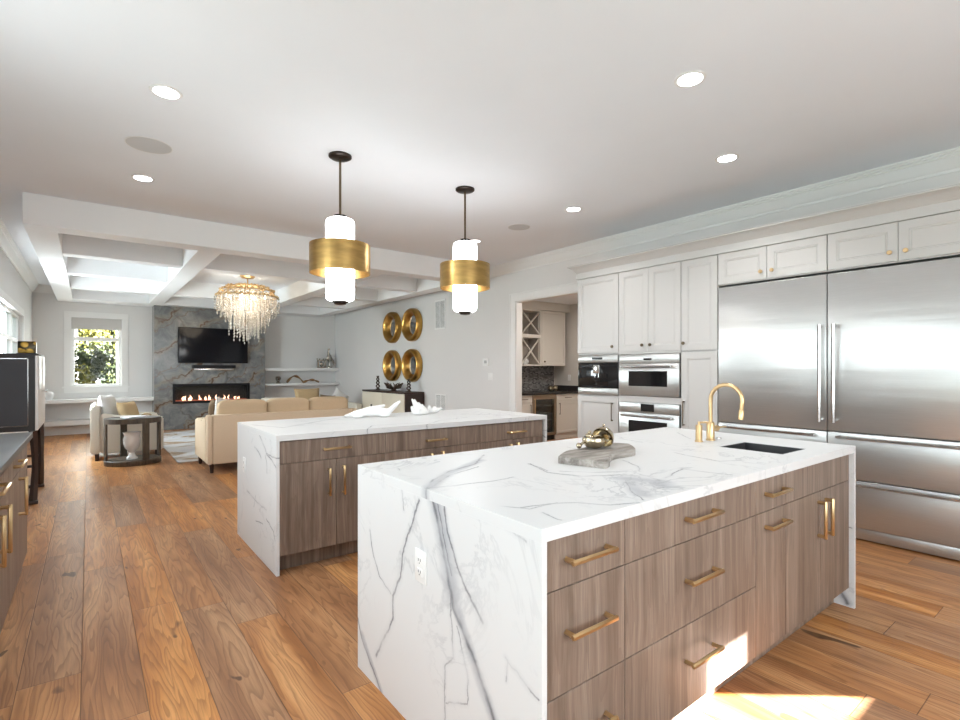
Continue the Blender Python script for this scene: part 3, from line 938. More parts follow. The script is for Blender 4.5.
cab_unit('leftmost unit of the farther island, drawer over two doors, beside its marble end panel', 'cabinet', 0.988, 1.755, Y2, 4.49, 'cabinet units of the farther island', [
    ('drawer', 0.990, 1.755, 0.722, 0.872, [('X', 1.375, 0.798, 0.197)]), ('door', 0.990, 1.376, 0.118, 0.722, [('Z', 1.32, 0.570, 0.19)]), ('door', 1.376, 1.755, 0.118, 0.722, [('Z', 1.425, 0.572, 0.205)])])
cab_unit('middle unit of the farther island, drawer over doors, its handle below the pointed sculpture', 'cabinet', 1.755, 2.649, Y2, 4.49, 'cabinet units of the farther island', [
    ('drawer', 1.755, 2.649, 0.722, 0.872, [('X', 2.195, 0.786, 0.19)]), ('door', 1.755, 2.2, 0.118, 0.722, [('Z', 2.15, 0.590, 0.19)]), ('door', 2.2, 2.649, 0.118, 0.722, [('Z', 2.255, 0.590, 0.205)])])
cab_unit('rightmost unit of the farther island, drawer over doors, nearest the pantry doorway', 'cabinet', 2.649, 3.411, Y2, 4.49, 'cabinet units of the farther island', [
    ('drawer', 2.649, 3.385, 0.722, 0.872, [('X', 3.05, 0.786, 0.212)]), ('door', 2.649, 3.02, 0.118, 0.722, [('Z', 2.975, 0.590, 0.19)]), ('door', 3.02, 3.385, 0.118, 0.722, [('Z', 3.06, 0.590, 0.205)])])

def outlet_x(label, x, yc, zc, inward, w=0.075, h=0.118, group=None):
    # plate lying in a plane x = const, facing inward along x
    t = thing('power_outlet', label, 'outlet', (x, yc, zc - h / 2), group)
    lo, hi = sorted((x, x + inward * 0.006))
    MB().box(lo, hi, yc - w / 2, yc + w / 2, zc - h / 2, zc + h / 2, 0.002).build('cover_plate', 'plastic', t)
    for dz in (-0.021, 0.021):
        lo, hi = sorted((x + inward * 0.006, x + inward * 0.0085))
        so_ = MB().box(lo, hi, yc - 0.017, yc + 0.017, zc + dz - 0.0145, zc + dz + 0.0145, 0.001).build('socket', 'plastic', t)
        m = MB()
        lo, hi = sorted((x + inward * 0.0085, x + inward * 0.0089))
        for dy in (-0.007, 0.007): m.box(lo, hi, yc + dy - 0.0015, yc + dy + 0.0015, zc + dz - 0.002, zc + dz + 0.008)
        m.box(lo, hi, yc - 0.002, yc + 0.002, zc + dz - 0.01, zc + dz - 0.006)
        m.build('slots', 'black', so_)
    return t
outlet_x('white outlet plate on the marble end of the nearer island', 0.967, 1.61, 0.625, -1)
outlet_x('white outlet plate on the marble end of the farther island', 0.967, 4.27, 0.60, -1)

# sink, faucet, soap dispenser
t = thing('sink', 'small dark undermount prep sink sunk into the marble', 'sink', (2.94, 1.275, 0.66))
m = MB()
h_ = 0.0006
a0, a1, b0, b1, zt, zb = 2.79 + h_, 3.09 - h_, 1.11 + h_, 1.44 - h_, 0.9135, 0.66
w_ = 0.010
m.box(a0, a0 + w_, b0, b1, zb, zt); m.box(a1 - w_, a1, b0, b1, zb, zt)
m.box(a0 + w_, a1 - w_, b0, b0 + w_, zb, zt); m.box(a0 + w_, a1 - w_, b1 - w_, b1, zb, zt); m.box(a0, a1, b0, b1, zb - 0.012, zb)
m.build('basin', 'steel_dark', t)
MB().lathe([(0.04, 0.0), (0.04, 0.004), (0.02, 0.004), (0.02, 0.002)], (2.94, 1.275, zb + 0.0003)).build('drain', 'chrome', t)
fx, fy = 3.0, 1.6
t = thing('faucet', 'brushed brass gooseneck faucet behind the prep sink', 'faucet', (fx, fy, 0.915))
MB().lathe([(0.027, 0.0), (0.027, 0.006), (0.0235, 0.010), (0.0235, 0.105), (0.019, 0.112)], (fx, fy, 0.9152), seg=24).build('base', 'brass', t)
pts = [(fx, fy, 1.025), (fx, fy, 1.16)]
rad = 0.095
for k in range(1, 13):
    a = math.pi * k / 12 * 1.07
    pts.append((fx, fy - rad + rad * math.cos(a), 1.16 + rad * math.sin(a)))
last = Vector(pts[-1])
d_ = (Vector(pts[-1]) - Vector(pts[-2])).normalized()
MB().tube(pts + [last + d_ * 0.03], 0.0118, 14).build('spout', 'brass', t)
MB().tube([last + d_ * 0.03, last + d_ * 0.034, last + d_ * 0.085], [0.0118, 0.0145, 0.015], 14).build('spray_head', 'brass', t)
h = MB().tube([(fx + 0.02, fy, 0.985), (fx + 0.055, fy - 0.004, 0.985)], [0.014, 0.014], 12)
h.tube([(fx + 0.055, fy, 0.985), (fx + 0.075, fy - 0.006, 0.985)], [0.018, 0.017], 12)
h.tube([(fx + 0.07, fy - 0.005, 0.988), (fx + 0.15, fy - 0.02, 0.990)], [0.006, 0.004], 8)
h.build('lever_handle', 'brass', t)
dx_, dy_ = 2.885, 1.61
t = thing('soap_dispenser', 'short cylindrical brass soap dispenser left of the faucet', 'soap dispenser', (dx_, dy_, 0.915))
MB().lathe([(0.024, 0), (0.024, 0.005), (0.019, 0.009), (0.019, 0.10)], (dx_, dy_, 0.9152), seg=20).build('body', 'brass', t)
MB().tube([(dx_, dy_, 1.0155), (dx_, dy_, 1.036)], 0.008, 10).tube([(dx_, dy_, 1.030), (dx_ + 0.035, dy_ - 0.03, 1.030)], 0.006, 8).build('pump', 'brass', t)
solo('air_switch', MB().lathe([(0.016, 0), (0.016, 0.006), (0.010, 0.009)], (3.10, 1.60, 0.9152), seg=16), 'chrome', 'small round chrome button in the marble right of the faucet', 'button', (3.10, 1.60, 0.9152))

# wooden board and metal pot
out = [(1.700, 1.628), (1.712, 1.600), (1.762, 1.425), (1.785, 1.418), (1.83, 1.435), (1.93, 1.515), (2.02, 1.545), (2.13, 1.535), (2.20, 1.560), (2.295, 1.665), (2.30, 1.69), (2.25, 1.78), (2.19, 1.802), (2.10, 1.775), (2.00, 1.735), (1.92, 1.725), (1.86, 1.725), (1.75, 1.665)]
def chaikin(p, n=2):
    for _ in range(n):
        q = []
        for a, b in zip(p, p[1:] + p[:1]):
            q += [(a[0] * .75 + b[0] * .25, a[1] * .75 + b[1] * .25), (a[0] * .25 + b[0] * .75, a[1] * .25 + b[1] * .75)]
        p = q
    return p
m = MB().prism(chaikin(out, 2), 2, 0.9153, 0.948)
ed = [e for e in m.bm.edges if all(abs(v.co.z - 0.948) < 1e-4 for v in e.verts)]
bmesh.ops.bevel(m.bm, geom=ed, offset=0.005, segments=2, affect='EDGES')
solo('serving_board', m, 'board', 'weathered grey wooden serving board on the nearer marble worktop', 'serving board', (2.0, 1.61, 0.9153))
pc = Vector((2.02, 1.685, 0.949))
t = thing('lidded_pot', 'champagne metal pot with tilted open lid on the wooden board', 'pot', pc)
t.scale = (0.87, 0.87, 0.87)
prof = [(0.022, 0.0), (0.045, 0.008), (0.064, 0.028), (0.068, 0.048), (0.063, 0.062), (0.058, 0.064), (0.062, 0.048), (0.055, 0.026), (0.02, 0.008)]
MB().lathe(prof, pc, seg=28).build('bowl', 'silver_gold', t)
rot = Matrix.Rotation(R(62), 3, 'Y') @ Matrix.Rotation(R(-12), 3, 'X')
m = MB()
rs = []
for r_, h_ in [(0.004, 0.062), (0.03, 0.056), (0.052, 0.04), (0.062, 0.015), (0.064, 0.0), (0.060, 0.0), (0.057, 0.014), (0.047, 0.036), (0.028, 0.050), (0.004, 0.055)]:
    rs.append([pc + Vector((0.078, -0.012, 0.066)) + rot @ Vector((r_ * math.cos(2 * math.pi * j / 24), r_ * math.sin(2 * math.pi * j / 24), h_ - 0.02)) for j in range(24)])
m.rings(rs, True).build('lid', 'silver_gold', t)
m = MB().ball(pc + Vector((-0.088, 0.035, 0.0185)), 0.017, 12, 8).tube([pc + Vector((-0.074, 0.03, 0.025)), pc + Vector((-0.055, 0.02, 0.045))], 0.008, 8)
m.build('side_ornament', 'silver_gold', t)
m = MB().ball(pc + Vector((-0.03, 0.01, 0.075)), (0.026, 0.02, 0.014), 12, 8).ball(pc + Vector((-0.042, 0.0, 0.092)), 0.009, 10, 6).ball(pc + Vector((-0.022, 0.012, 0.094)), 0.009, 10, 6).ball(pc + Vector((-0.03, 0.0, 0.062)), (0.03, 0.02, 0.012), 10, 6)
m.tube([pc + Vector((0.0, 0.0, 0.066)), pc + Vector((0.03, -0.02, 0.074))], 0.006, 8)
m.build('frog_ornament', 'silver_gold', t)
MB().ball(pc + Vector((0.083, -0.004, 0.127)), 0.008, 10, 6).build('lid_knob', 'silver_gold', t)

# white sculptures on the farther island
def remesh(o, vox=0.007):
    a = o.modifiers.new('blend', 'REMESH'); a.mode = 'VOXEL'; a.voxel_size = vox; a.use_smooth_shade = True
    s = o.modifiers.new('smooth', 'SMOOTH'); s.iterations = 4; s.factor = 0.5
zc = 0.917
m = MB()
m.tube([(1.79, 4.30, zc + .014), (1.88, 4.27, zc + .036), (1.98, 4.22, zc + .052), (2.08, 4.19, zc + .050), (2.15, 4.17, zc + .042), (2.18, 4.17, zc + .062), (2.24, 4.18, zc + .105), (2.285, 4.18, zc + .135)], [0.008, 0.026, 0.042, 0.042, 0.034, 0.026, 0.022, 0.011], 12)
m.tube([(1.92, 4.28, zc + .05), (2.03, 4.27, zc + .068), (2.13, 4.26, zc + .084), (2.17, 4.255, zc + .10)], [0.02, 0.028, 0.022, 0.010], 10)
m.ball((1.90, 4.25, zc + .010), (0.05, 0.035, 0.013)).ball((2.12, 4.17, zc + .016), (0.055, 0.035, 0.019))
remesh(solo('sculpture', m, 'plaster', 'long white sculpture with one tall upswept prong, on the farther island', 'sculpture', (2.04, 4.22, 0.9155), 'white sculptures on the farther island'))
m = MB()
bx_, by_ = 2.47, 4.16
m.ball((2.49, 4.16, zc + .026), (0.10, 0.04, 0.028)).ball((2.66, 4.20, zc + .030), (0.07, 0.035, 0.024))
for p, q, r0, r1 in [((2.42, 4.16, zc + .03), (2.385, 4.15, zc + .085), 0.026, 0.010), ((2.46, 4.15, zc + .04), (2.395, 4.16, zc + .155), 0.034, 0.008), ((2.48, 4.17, zc + .04), (2.425, 4.17, zc + .148), 0.03, 0.010), ((2.51, 4.15, zc + .03), (2.46, 4.15, zc + .118), 0.03, 0.010), ((2.54, 4.16, zc + .03), (2.50, 4.16, zc + .10), 0.028, 0.010),
                     ((2.60, 4.19, zc + .03), (2.615, 4.20, zc + .080), 0.022, 0.014), ((2.66, 4.20, zc + .04), (2.68, 4.21, zc + .066), 0.024, 0.014), ((2.68, 4.20, zc + .035), (2.77, 4.22, zc + .045), 0.022, 0.010)]:
    p = Vector(p); q = Vector(q)
    m.tube([p, (p + q) / 2, q], [r0, (r0 + r1) * 0.55, r1], 9)
remesh(solo('sculpture', m, 'plaster', 'white sculpture with a fan of upright pointed petals, right one on the farther island', 'sculpture', (2.55, 4.17, 0.9155), 'white sculptures on the farther island'), 0.006)

# ================================================================ cabinet wall on the right
XF = 4.80      # plane of the door faces
def shaker(name, parent, y0, y1, z0, z1, mat='cabinet', x=XF, th=0.022, rail=0.062, g=0.0016):
    # framed door facing -x: frame with stepped inner moulding and a recessed flat panel
    m = MB()
    y0 += g; y1 -= g; z0 += g; z1 -= g
    rail = min(rail, (y1 - y0) * 0.3, (z1 - z0) * 0.3)
    loops = [(0, 0.0012), (0.0012, 0.0), (rail, 0.0), (rail + 0.003, 0.004), (rail + 0.012, 0.005), (rail + 0.016, 0.010)]
    rs = [[(x + th, y0, z0), (x + th, y1, z0), (x + th, y1, z1), (x + th, y0, z1)]]
    for i, d in loops:
        rs.append([(x + d, y0 + i, z0 + i), (x + d, y1 - i, z0 + i), (x + d, y1 - i, z1 - i), (x + d, y0 + i, z1 - i)])
    m.rings(rs, True)
    return m.build(name, mat, parent, False)
def pull_x(parent, y, z, ln, x=XF, mat='bronze_pull', axis='Z'):
    return pull_bar(parent, (x, y, z), axis, ln, (-1, 0, 0), mat=mat, stand=0.03, th=0.006)
def wall_cab(label, y0, y1, group='white cabinet units along the right wall'):
    return thing('tall_cabinet', label, 'cabinet', ((XF + WR) / 2, (y0 + y1) / 2, 0), group)
Z1, Z2 = 1.541, 2.452

# tall unit around the coffee machine
t = wall_cab('tall white cabinet around the coffee machine, nearest the pantry doorway', 3.646, 4.262)
ya, yb = 3.6465, 4.2615
m = MB()
m.box(XF + 0.0225, WR - 0.001, ya, yb, 1.520, Z2); m.box(XF + 0.0225, WR - 0.001, ya, yb, 0.10, 1.040)
m.box(XF + 0.0225, WR - 0.001, ya, ya + 0.012, 1.04, 1.52); m.box(XF + 0.0225, WR - 0.001, yb - 0.012, yb, 1.04, 1.52); m.box(5.35, WR - 0.001, ya + 0.012, yb - 0.012, 1.04, 1.52)
m.build('carcass', 'cabinet', t, False)
MB().box(XF + 0.08, WR - 0.001, ya, yb, 0, 0.0995).build('toe_kick', 'cabinet', t, False)
d = shaker('door', t, 3.648, 4.258, Z1, Z2); knob(d, (XF, 3.725, 1.610), (-1, 0, 0), 'bronze_pull')
d = shaker('door', t, 3.648, 4.258, 0.105, 1.026); pull_x(d, 3.725, 0.855, 0.21)
# tall unit around the ovens
t = wall_cab('tall white cabinet around the two stacked ovens', 2.872, 3.645)
ya, yb = 2.8725, 3.6455
m = MB()
m.box(XF + 0.0225, WR - 0.001, ya, yb, 1.520, Z2); m.box(XF + 0.004, WR - 0.001, ya, yb, 0.985, 1.052); m.box(XF + 0.0225, WR - 0.001, ya, yb, 0.10, 0.34)
m.box(XF + 0.0225, WR - 0.001, ya, ya + 0.012, 0.34, 0.985); m.box(XF + 0.0225, WR - 0.001, yb - 0.012, yb, 0.34, 0.985)
m.box(XF + 0.0225, WR - 0.001, ya, ya + 0.012, 1.052, 1.52); m.box(XF + 0.0225, WR - 0.001, yb - 0.012, yb, 1.052, 1.52); m.box(5.35, WR - 0.001, ya + 0.012, yb - 0.012, 0.34, 1.52)
m.box(XF + 0.004, XF + 0.0225, ya, yb, 1.518, Z1 - 0.002)
m.build('carcass', 'cabinet', t, False)
MB().box(XF + 0.08, WR - 0.001, ya, yb, 0, 0.0995).build('toe_kick', 'cabinet', t, False)
d = shaker('door', t, 3.2585, 3.644, Z1, Z2); knob(d, (XF, 3.325, 1.612), (-1, 0, 0), 'bronze_pull')
d = shaker('door', t, 2.874, 3.2585, Z1, Z2); knob(d, (XF, 3.225, 1.612), (-1, 0, 0), 'bronze_pull')
d = shaker('drawer', t, 2.874, 3.644, 0.105, 0.335); pull_x(d, 3.26, 0.25, 0.25, axis='Y')
# narrow tall unit next to the refrigerator
t = wall_cab('narrow tall white cabinet between the ovens and the steel refrigerator', 2.488, 2.871)
MB().box(XF + 0.0225, WR - 0.001, 2.4885, 2.8715, 0.10, Z2).build('carcass', 'cabinet', t, False)
MB().box(XF + 0.08, WR - 0.001, 2.4885, 2.8715, 0, 0.0995).build('toe_kick', 'cabinet', t, False)
d = shaker('door', t, 2.492, 2.870, Z1 - 0.005, Z2); knob(d, (XF, 2.838, 1.612), (-1, 0, 0), 'bronze_pull')
d = shaker('door', t, 2.492, 2.870, 0.105, Z1 - 0.018); pull_x(d, 2.835, 0.90, 0.25)
# cupboards over the refrigerators
def over(label, y0, ym, y1):
    t = thing('wall_cabinet', label, 'cabinet', ((XF + WR) / 2, (y0 + y1) / 2, 2.15), 'white cupboards over the refrigerators')
    MB().box(XF + 0.0225, WR - 0.001, y0 + 0.0005, y1 - 0.0005, 2.150, Z2).build('carcass', 'cabinet', t, False)
    d = shaker('door', t, ym, y1 - 0.002, 2.158, Z2); knob(d, (XF, ym + 0.048, 2.226), (-1, 0, 0), 'brass')
    d = shaker('door', t, y0 + 0.002, ym, 2.158, Z2); knob(d, (XF, ym - 0.048, 2.226), (-1, 0, 0), 'brass')
over('white two-door cupboard over the left refrigerator, beside the narrow tall cabinet', 1.574, 2.042, 2.487)
over('white two-door cupboard over the right refrigerator, cut by the photo edge', 0.645, 1.112, 1.573)
# cornice
CP = [(0.0, 2.4535), (-0.012, 2.4535), (-0.012, 2.463), (-0.004, 2.466), (-0.004, 2.530), (-0.012, 2.537), (-0.016, 2.545), (-0.05, 2.582), (-0.075, 2.598), (-0.088, 2.60), (-0.088, 2.616), (0.03, 2.616), (0.03, 2.4535)]
m = MB()
ya, yb, xb = 0.646, 4.262, WR - 0.001
rs = []
for k in range(3):
    ring = []
    for d, z in CP:
        dd = -d
        if k == 0: p = (XF - dd, ya, z)
        elif k == 1: p = (XF - dd, yb + max(dd, -0.02), z)
        else: p = (xb, yb + max(dd, -0.02), z)
        ring.append(Vector(p))
    rs.append(ring)
m.rings(rs, True)
solo('cabinet_cornice', m, 'cabinet', 'white crown cornice running along the tops of the right wall cabinets', 'cornice', (XF, 2.2, 2.4535), smooth=False)

# coffee machine
t = thing('coffee_machine', 'built-in steel coffee machine with black glass front', 'coffee machine', (XF + 0.2, 3.953, 1.043))
y0, y1 = 3.655, 4.247
MB().box(XF + 0.02, 5.3, y0 + 0.01, y1 - 0.01, 1.043, 1.515).build('body', 'black', t)
MB().box(XF - 0.006, XF + 0.0195, y0, y1, 1.428, 1.516, 0.003).build('control_panel', 'steel', t)
MB().box(XF - 0.0068, XF - 0.0058, 3.87, 4.03, 1.462, 1.488).build('display', 'black_glass', t)
MB().box(XF - 0.004, XF + 0.0195, y0, y1, 1.128, 1.426, 0.003).build('glass_front', 'black_glass', t)
m = MB().box(XF - 0.03, XF - 0.0042, 3.90, 3.99, 1.30, 1.40, 0.004)
for yy in (3.92, 3.97): m.cyl((XF - 0.018, yy, 1.30), (XF - 0.018, yy, 1.25), 0.006, 8)
m.build('spout', 'chrome', t)
MB().box(XF - 0.012, XF - 0.0042, 3.72, 4.18, 1.136, 1.150, 0.002).build('drip_tray', 'black_metal', t)
MB().box(XF - 0.006, XF + 0.0195, y0, y1, 1.044, 1.126, 0.003).build('lower_panel', 'steel', t)

def oven(label, z0, z1, zc, zw1, zw0, zh, full):
    t = thing('wall_oven', label, 'oven', (XF + 0.2, 3.26, z0), 'built-in ovens')
    y0, y1 = 2.887, 3.632
    MB().box(XF + 0.02, 5.3, y0 + 0.01, y1 - 0.01, z0 + 0.004, z1 - 0.004).build('body', 'black', t)
    MB().box(XF - 0.008, XF + 0.0195, y0, y1, zc + 0.002, z1, 0.003).build('control_panel', 'steel', t)
    if full: MB().box(XF - 0.0095, XF - 0.0082, 3.18, 3.345, zc + 0.016, z1 - 0.012).build('display', 'black_glass', t)
    else: MB().box(XF - 0.0095, XF - 0.0082, 3.21, 3.31, zc + 0.035, zc + 0.055).build('display', 'black_glass', t)
    d = MB().box(XF - 0.012, XF + 0.0195, y0, y1, z0, zc - 0.001, 0.004).build('door', 'steel', t)
    MB().box(XF - 0.0135, XF - 0.0122, 3.022, 3.50, zw0, zw1).build('window', 'black_glass', d)
    pull_bar(d, (XF - 0.012, 3.26, zh), 'Y', 0.62, (-1, 0, 0), mat='chrome', stand=0.045, th=0.012)
oven('upper steel wall oven, shorter one above the other oven', 1.058, 1.512, 1.412, 1.328, 1.163, 1.378, False)
oven('lower steel wall oven with square display, mostly behind the nearer island', 0.345, 0.982, 0.872, 0.785, 0.45, 0.838, True)

# refrigerators
def fridge(label, y0, y1, hy, side):
    t = thing('refrigerator', label, 'refrigerator', ((XF + WR) / 2, (y0 + y1) / 2, 0), 'built-in steel refrigerators')
    MB().box(XF + 0.051, WR - 0.001, y0 + 0.002, y1 - 0.002, 0.09, 2.140).build('body', 'black', t)
    def panel(name, z0, z1):
        return MB().box(XF - 0.004, XF + 0.05, y0 + 0.002, y1 - 0.002, z0, z1, 0.006, 3).build(name, 'steel', t)
    d = panel('door', 0.846, 2.128)
    pull_bar(d, (XF - 0.004, hy, 1.315), 'Z', 0.80, (-1, 0, 0), mat='chrome', stand=0.055, th=0.013)
    a, b = (y0 + 0.075, y1 - 0.075)
    d = panel('drawer', 0.475, 0.840)
    pull_bar(d, (XF - 0.004, (a + b) / 2, 0.806), 'Y', b - a, (-1, 0, 0), mat='chrome', stand=0.055, th=0.013)
    d = panel('drawer', 0.100, 0.469)
    pull_bar(d, (XF - 0.004, (a + b) / 2, 0.445), 'Y', b - a, (-1, 0, 0), mat='chrome', stand=0.055, th=0.013)
    MB().box(XF + 0.012, XF + 0.05, y0 + 0.002, y1 - 0.002, 0.012, 0.096, 0.002).build('toe_grille', 'steel', t)
fridge('left stainless steel refrigerator column behind the brass faucet', 1.574, 2.484, 1.612, -1)
fridge('right stainless steel refrigerator column, cut by the photo edge', 0.648, 1.572, 1.512, 1)

# ================================================================ butler's pantry
t = thing('pantry_wall_cabinet', 'beige pantry wall cabinet with two cross-braced wine racks and one door', 'cabinet', (6.9, 7.3, 1.415))
PX0, PX1, PY = 6.02, 7.66, 7.12
m = MB()
m.box(PX0, 6.46, PY + 0.022, 7.499, 1.416, 2.498)
m.box(6.46, 6.49, PY, 7.499, 1.416, 2.498); m.box(6.955, 6.99, PY, 7.499, 1.416, 2.498)
m.box(6.49, 6.955, PY, 7.499, 1.416, 1.44); m.box(6.49, 6.955, PY, 7.499, 1.955, 2.02); m.box(6.49, 6.955, PY, 7.499, 2.47, 2.498); m.box(6.49, 6.955, 7.47, 7.499, 1.44, 2.47)
m.box(6.99, PX1, PY + 0.022, 7.499, 1.416, 2.498)
m.build('carcass', 'pantry_cabinet', t, False)
for z0, z1 in ((1.4405, 1.9545), (2.0205, 2.4695)):
    MB().box(6.4905, 6.496, PY + 0.06, 7.468, z0, z1).box(6.949, 6.9545, PY + 0.06, 7.468, z0, z1).box(6.497, 6.948, 7.45, 7.468, z0, z1).build('rack_shade', 'rack_shade', t, False)  # added sheets, their colour stands in for shade inside the racks
for z0, z1 in ((1.441, 1.954), (2.021, 2.469)):
    m = MB()
    for s in (0, 1):
        a = Vector((6.495, 0, z0 + 0.008 if s == 0 else z1 - 0.008)); b = Vector((6.95, 0, z1 - 0.008 if s == 0 else z0 + 0.008))
        n_ = Vector((-(b - a).z, 0, (b - a).x)).normalized() * 0.008
        oy = PY + 0.012 + 0.001 * s
        m.prism([((a + n_).x, (a + n_).z), ((b + n_).x, (b + n_).z), ((b - n_).x, (b - n_).z), ((a - n_).x, (a - n_).z)], 1, oy, PY + 0.05 - 0.001 * s)
    m.build('wine_rack', 'pantry_cabinet', t, False)
def shaker_y(name, parent, x0, x1, z0, z1, y, mat, rail=0.05, th=0.02, g=0.0015):
    m = MB()
    x0 += g; x1 -= g; z0 += g; z1 -= g
    rail = min(rail, (x1 - x0) * 0.3, (z1 - z0) * 0.3)
    rs = [[(x0, y + th, z0), (x1, y + th, z0), (x1, y + th, z1), (x0, y + th, z1)]]
    for i, d in [(0, 0.001), (0.001, 0.0), (rail, 0.0), (rail + 0.004, 0.007)]:
        rs.append([(x0 + i, y + d, z0 + i), (x1 - i, y + d, z0 + i), (x1 - i, y + d, z1 - i), (x0 + i, y + d, z1 - i)])
    return m.rings(rs, True).build(name, mat, parent, False)
d = shaker_y('door', t, 7.0, PX1, 1.42, 2.495, PY, 'pantry_cabinet'); knob(d, (7.06, PY, 1.50), (0, -1, 0), 'bronze_pull')
d = shaker_y('door', t, PX0, 6.455, 1.42, 2.495, PY, 'pantry_cabinet')
BY = 6.85
def pantry_base(label, x0, x1):
    t = thing('pantry_base_cabinet', label, 'cabinet', ((x0 + x1) / 2, 7.1, 0), 'pantry base cabinets')
    MB().box(x0, x1, BY + 0.021, 7.499, 0.10, 0.874).build('carcass', 'pantry_cabinet', t, False)
    MB().box(x0, x1, BY + 0.03, 7.499, 0, 0.0995).build('toe_kick', 'pantry_cabinet', t, False)
    d = shaker_y('drawer', t, x0 + 0.004, x1 - 0.004, 0.735, 0.870, BY, 'pantry_cabinet', 0.03)
    pull_bar(d, ((x0 + x1) / 2, BY, 0.80), 'X', 0.17, (0, -1, 0), mat='bronze_pull', stand=0.028, th=0.006)
    d = shaker_y('door', t, x0 + 0.004, x1 - 0.004, 0.115, 0.725, BY, 'pantry_cabinet')
    hx = x0 + 0.07 if x0 > 6.6 else x1 - 0.06
    pull_bar(d, (hx, BY, 0.59), 'Z', 0.22, (0, -1, 0), mat='bronze_pull', stand=0.028, th=0.006)
pantry_base('narrow beige pantry base cabinet left of the wine cooler', 6.05, 6.49)
pantry_base('beige pantry base cabinet right of the wine cooler', 7.125, 7.745)
t = thing('wine_cooler', 'undercounter wine cooler with bronze framed glass door in the pantry', 'wine cooler', (6.81, 7.1, 0))
m = MB().box(6.495, 6.52, BY + 0.05, 7.49, 0.08, 0.872).box(7.095, 7.12, BY + 0.05, 7.49, 0.08, 0.872).box(6.52, 7.095, BY + 0.05, 7.49, 0.08, 0.10).box(6.52, 7.095, BY + 0.05, 7.49, 0.85, 0.872).box(6.52, 7.095, 7.46, 7.49, 0.10, 0.85)
m.build('body', 'black', t, False)
fr = MB().box(6.497, 6.56, BY, BY + 0.045, 0.10, 0.87, 0.003).box(7.055, 7.118, BY, BY + 0.045, 0.10, 0.87, 0.003).box(6.56, 7.055, BY, BY + 0.045, 0.10, 0.15, 0.003).box(6.56, 7.055, BY, BY + 0.045, 0.785, 0.87, 0.003).build('door_frame', metal('bronze_steel', (0.40, 0.31, 0.23), 0.35), t, False)
MB().box(6.56, 7.055, BY + 0.015, BY + 0.022, 0.15, 0.785).build('glass', 'glass', fr)
for k in range(4):
    z = 0.24 + k * 0.14
    m = MB()
    for q in range(5): m.tube([(6.53, BY + 0.08 + q * 0.09, z), (7.085, BY + 0.08 + q * 0.09, z)], 0.004, 6)
    m.box(6.53, 7.085, BY + 0.056, BY + 0.07, z - 0.012, z + 0.012)
    m.build('bottle_shelf', 'bronze', t)
pull_bar(fr, (6.535, BY, 0.62), 'Z', 0.36, (0, -1, 0), mat='brass', stand=0.03, th=0.008)
MB().box(6.5, 7.115, BY + 0.06, 7.4, 0.0, 0.078).build('toe_grille', 'black', t)
solo('pantry_worktop', MB().box(6.03, 7.748, 6.82, 7.499, 0.8745, 0.915, 0.003).box(7.72, 7.748, 6.82, 7.49, 0.9155, 1.02), 'pantry_top', 'black stone worktop of the pantry below the mosaic tiles', 'worktop', (6.9, 7.16, 0.8745))
struct('trim_8', MB().box(6.03, 7.71, 7.488, 7.4995, 0.916, 1.415), 'mosaic')
t = thing('table_ornament', 'cluster of shiny round silver ornaments on the black pantry worktop', 'ornament', (7.40, 7.22, 0.9155))
for dx, dy, r in [(-0.055, 0.0, 0.055), (0.055, -0.02, 0.06), (0.0, 0.075, 0.055)]:
    MB().lathe([(r * 0.3, 0), (r * 0.85, r * 0.35), (r, r * 0.9), (r * 0.85, r * 1.5), (r * 0.35, r * 1.85), (r * 0.25, r * 1.8)], (7.40 + dx, 7.22 + dy, 0.9157), seg=20).build('ball', 'silver_gold', t)
solo('small_vase', MB().lathe([(0.03, 0), (0.06, 0.04), (0.065, 0.075), (0.04, 0.11), (0.03, 0.12), (0.025, 0.115)], (6.73, 7.3, 1.4405), seg=18), 'urn', 'small white round vase inside the lower pantry wine rack', 'vase', (6.73, 7.3, 1.4405))
t = thing('power_outlet', 'white outlet plate on the pantry side wall above the black worktop', 'outlet', (7.745, 7.1, 1.12))
MB().box(7.743, 7.7498, 7.06, 7.135, 1.12, 1.24, 0.002).build('cover_plate', 'plastic', t)
MB().box(7.7415, 7.7432, 7.08, 7.115, 1.15, 1.21).build('socket', 'plastic', t)

# ================================================================ fixtures on the ceiling
def downlight(x, y, label, power=30):
    t = thing('recessed_light', label, 'ceiling light', (x, y, CZ - 0.006), 'recessed ceiling lights')
    MB().lathe([(0.068, -0.001), (0.068, -0.004), (0.074, -0.007), (0.088, -0.004), (0.090, -0.0005)], (x, y, CZ), seg=36).build('trim_ring', 'trim', t)
    MB().lathe([(0.067, -0.0030), (0.067, -0.0058)], (x, y, CZ), seg=32).build('lens', 'lamp_lens', t)
    d = bpy.data.lights.new('downlight', 'SPOT'); d.energy = power; d.spot_size = R(125); d.spot_blend = 0.8; d.shadow_soft_size = 0.06; d.color = (1.0, 0.99, 0.97)
    o = bpy.data.objects.new('downlight', d); C.objects.link(o); o.location = (x, y, CZ - 0.03)
downlight(0.38, 3.676, 'glowing recessed ceiling light at upper left, the larger of the two beside the left speaker')
downlight(0.387, 5.453, 'glowing recessed ceiling light just above the corner of the coffered beams')
downlight(2.815, 1.626, 'glowing recessed ceiling light highest in the picture, at upper right')
downlight(4.104, 2.051, 'glowing recessed ceiling light above the refrigerators')
downlight(4.108, 3.702, 'small glowing recessed ceiling light above the tall oven cabinets')
downlight(4.089, 5.43, 'glowing recessed ceiling light half hidden behind the right pendant')
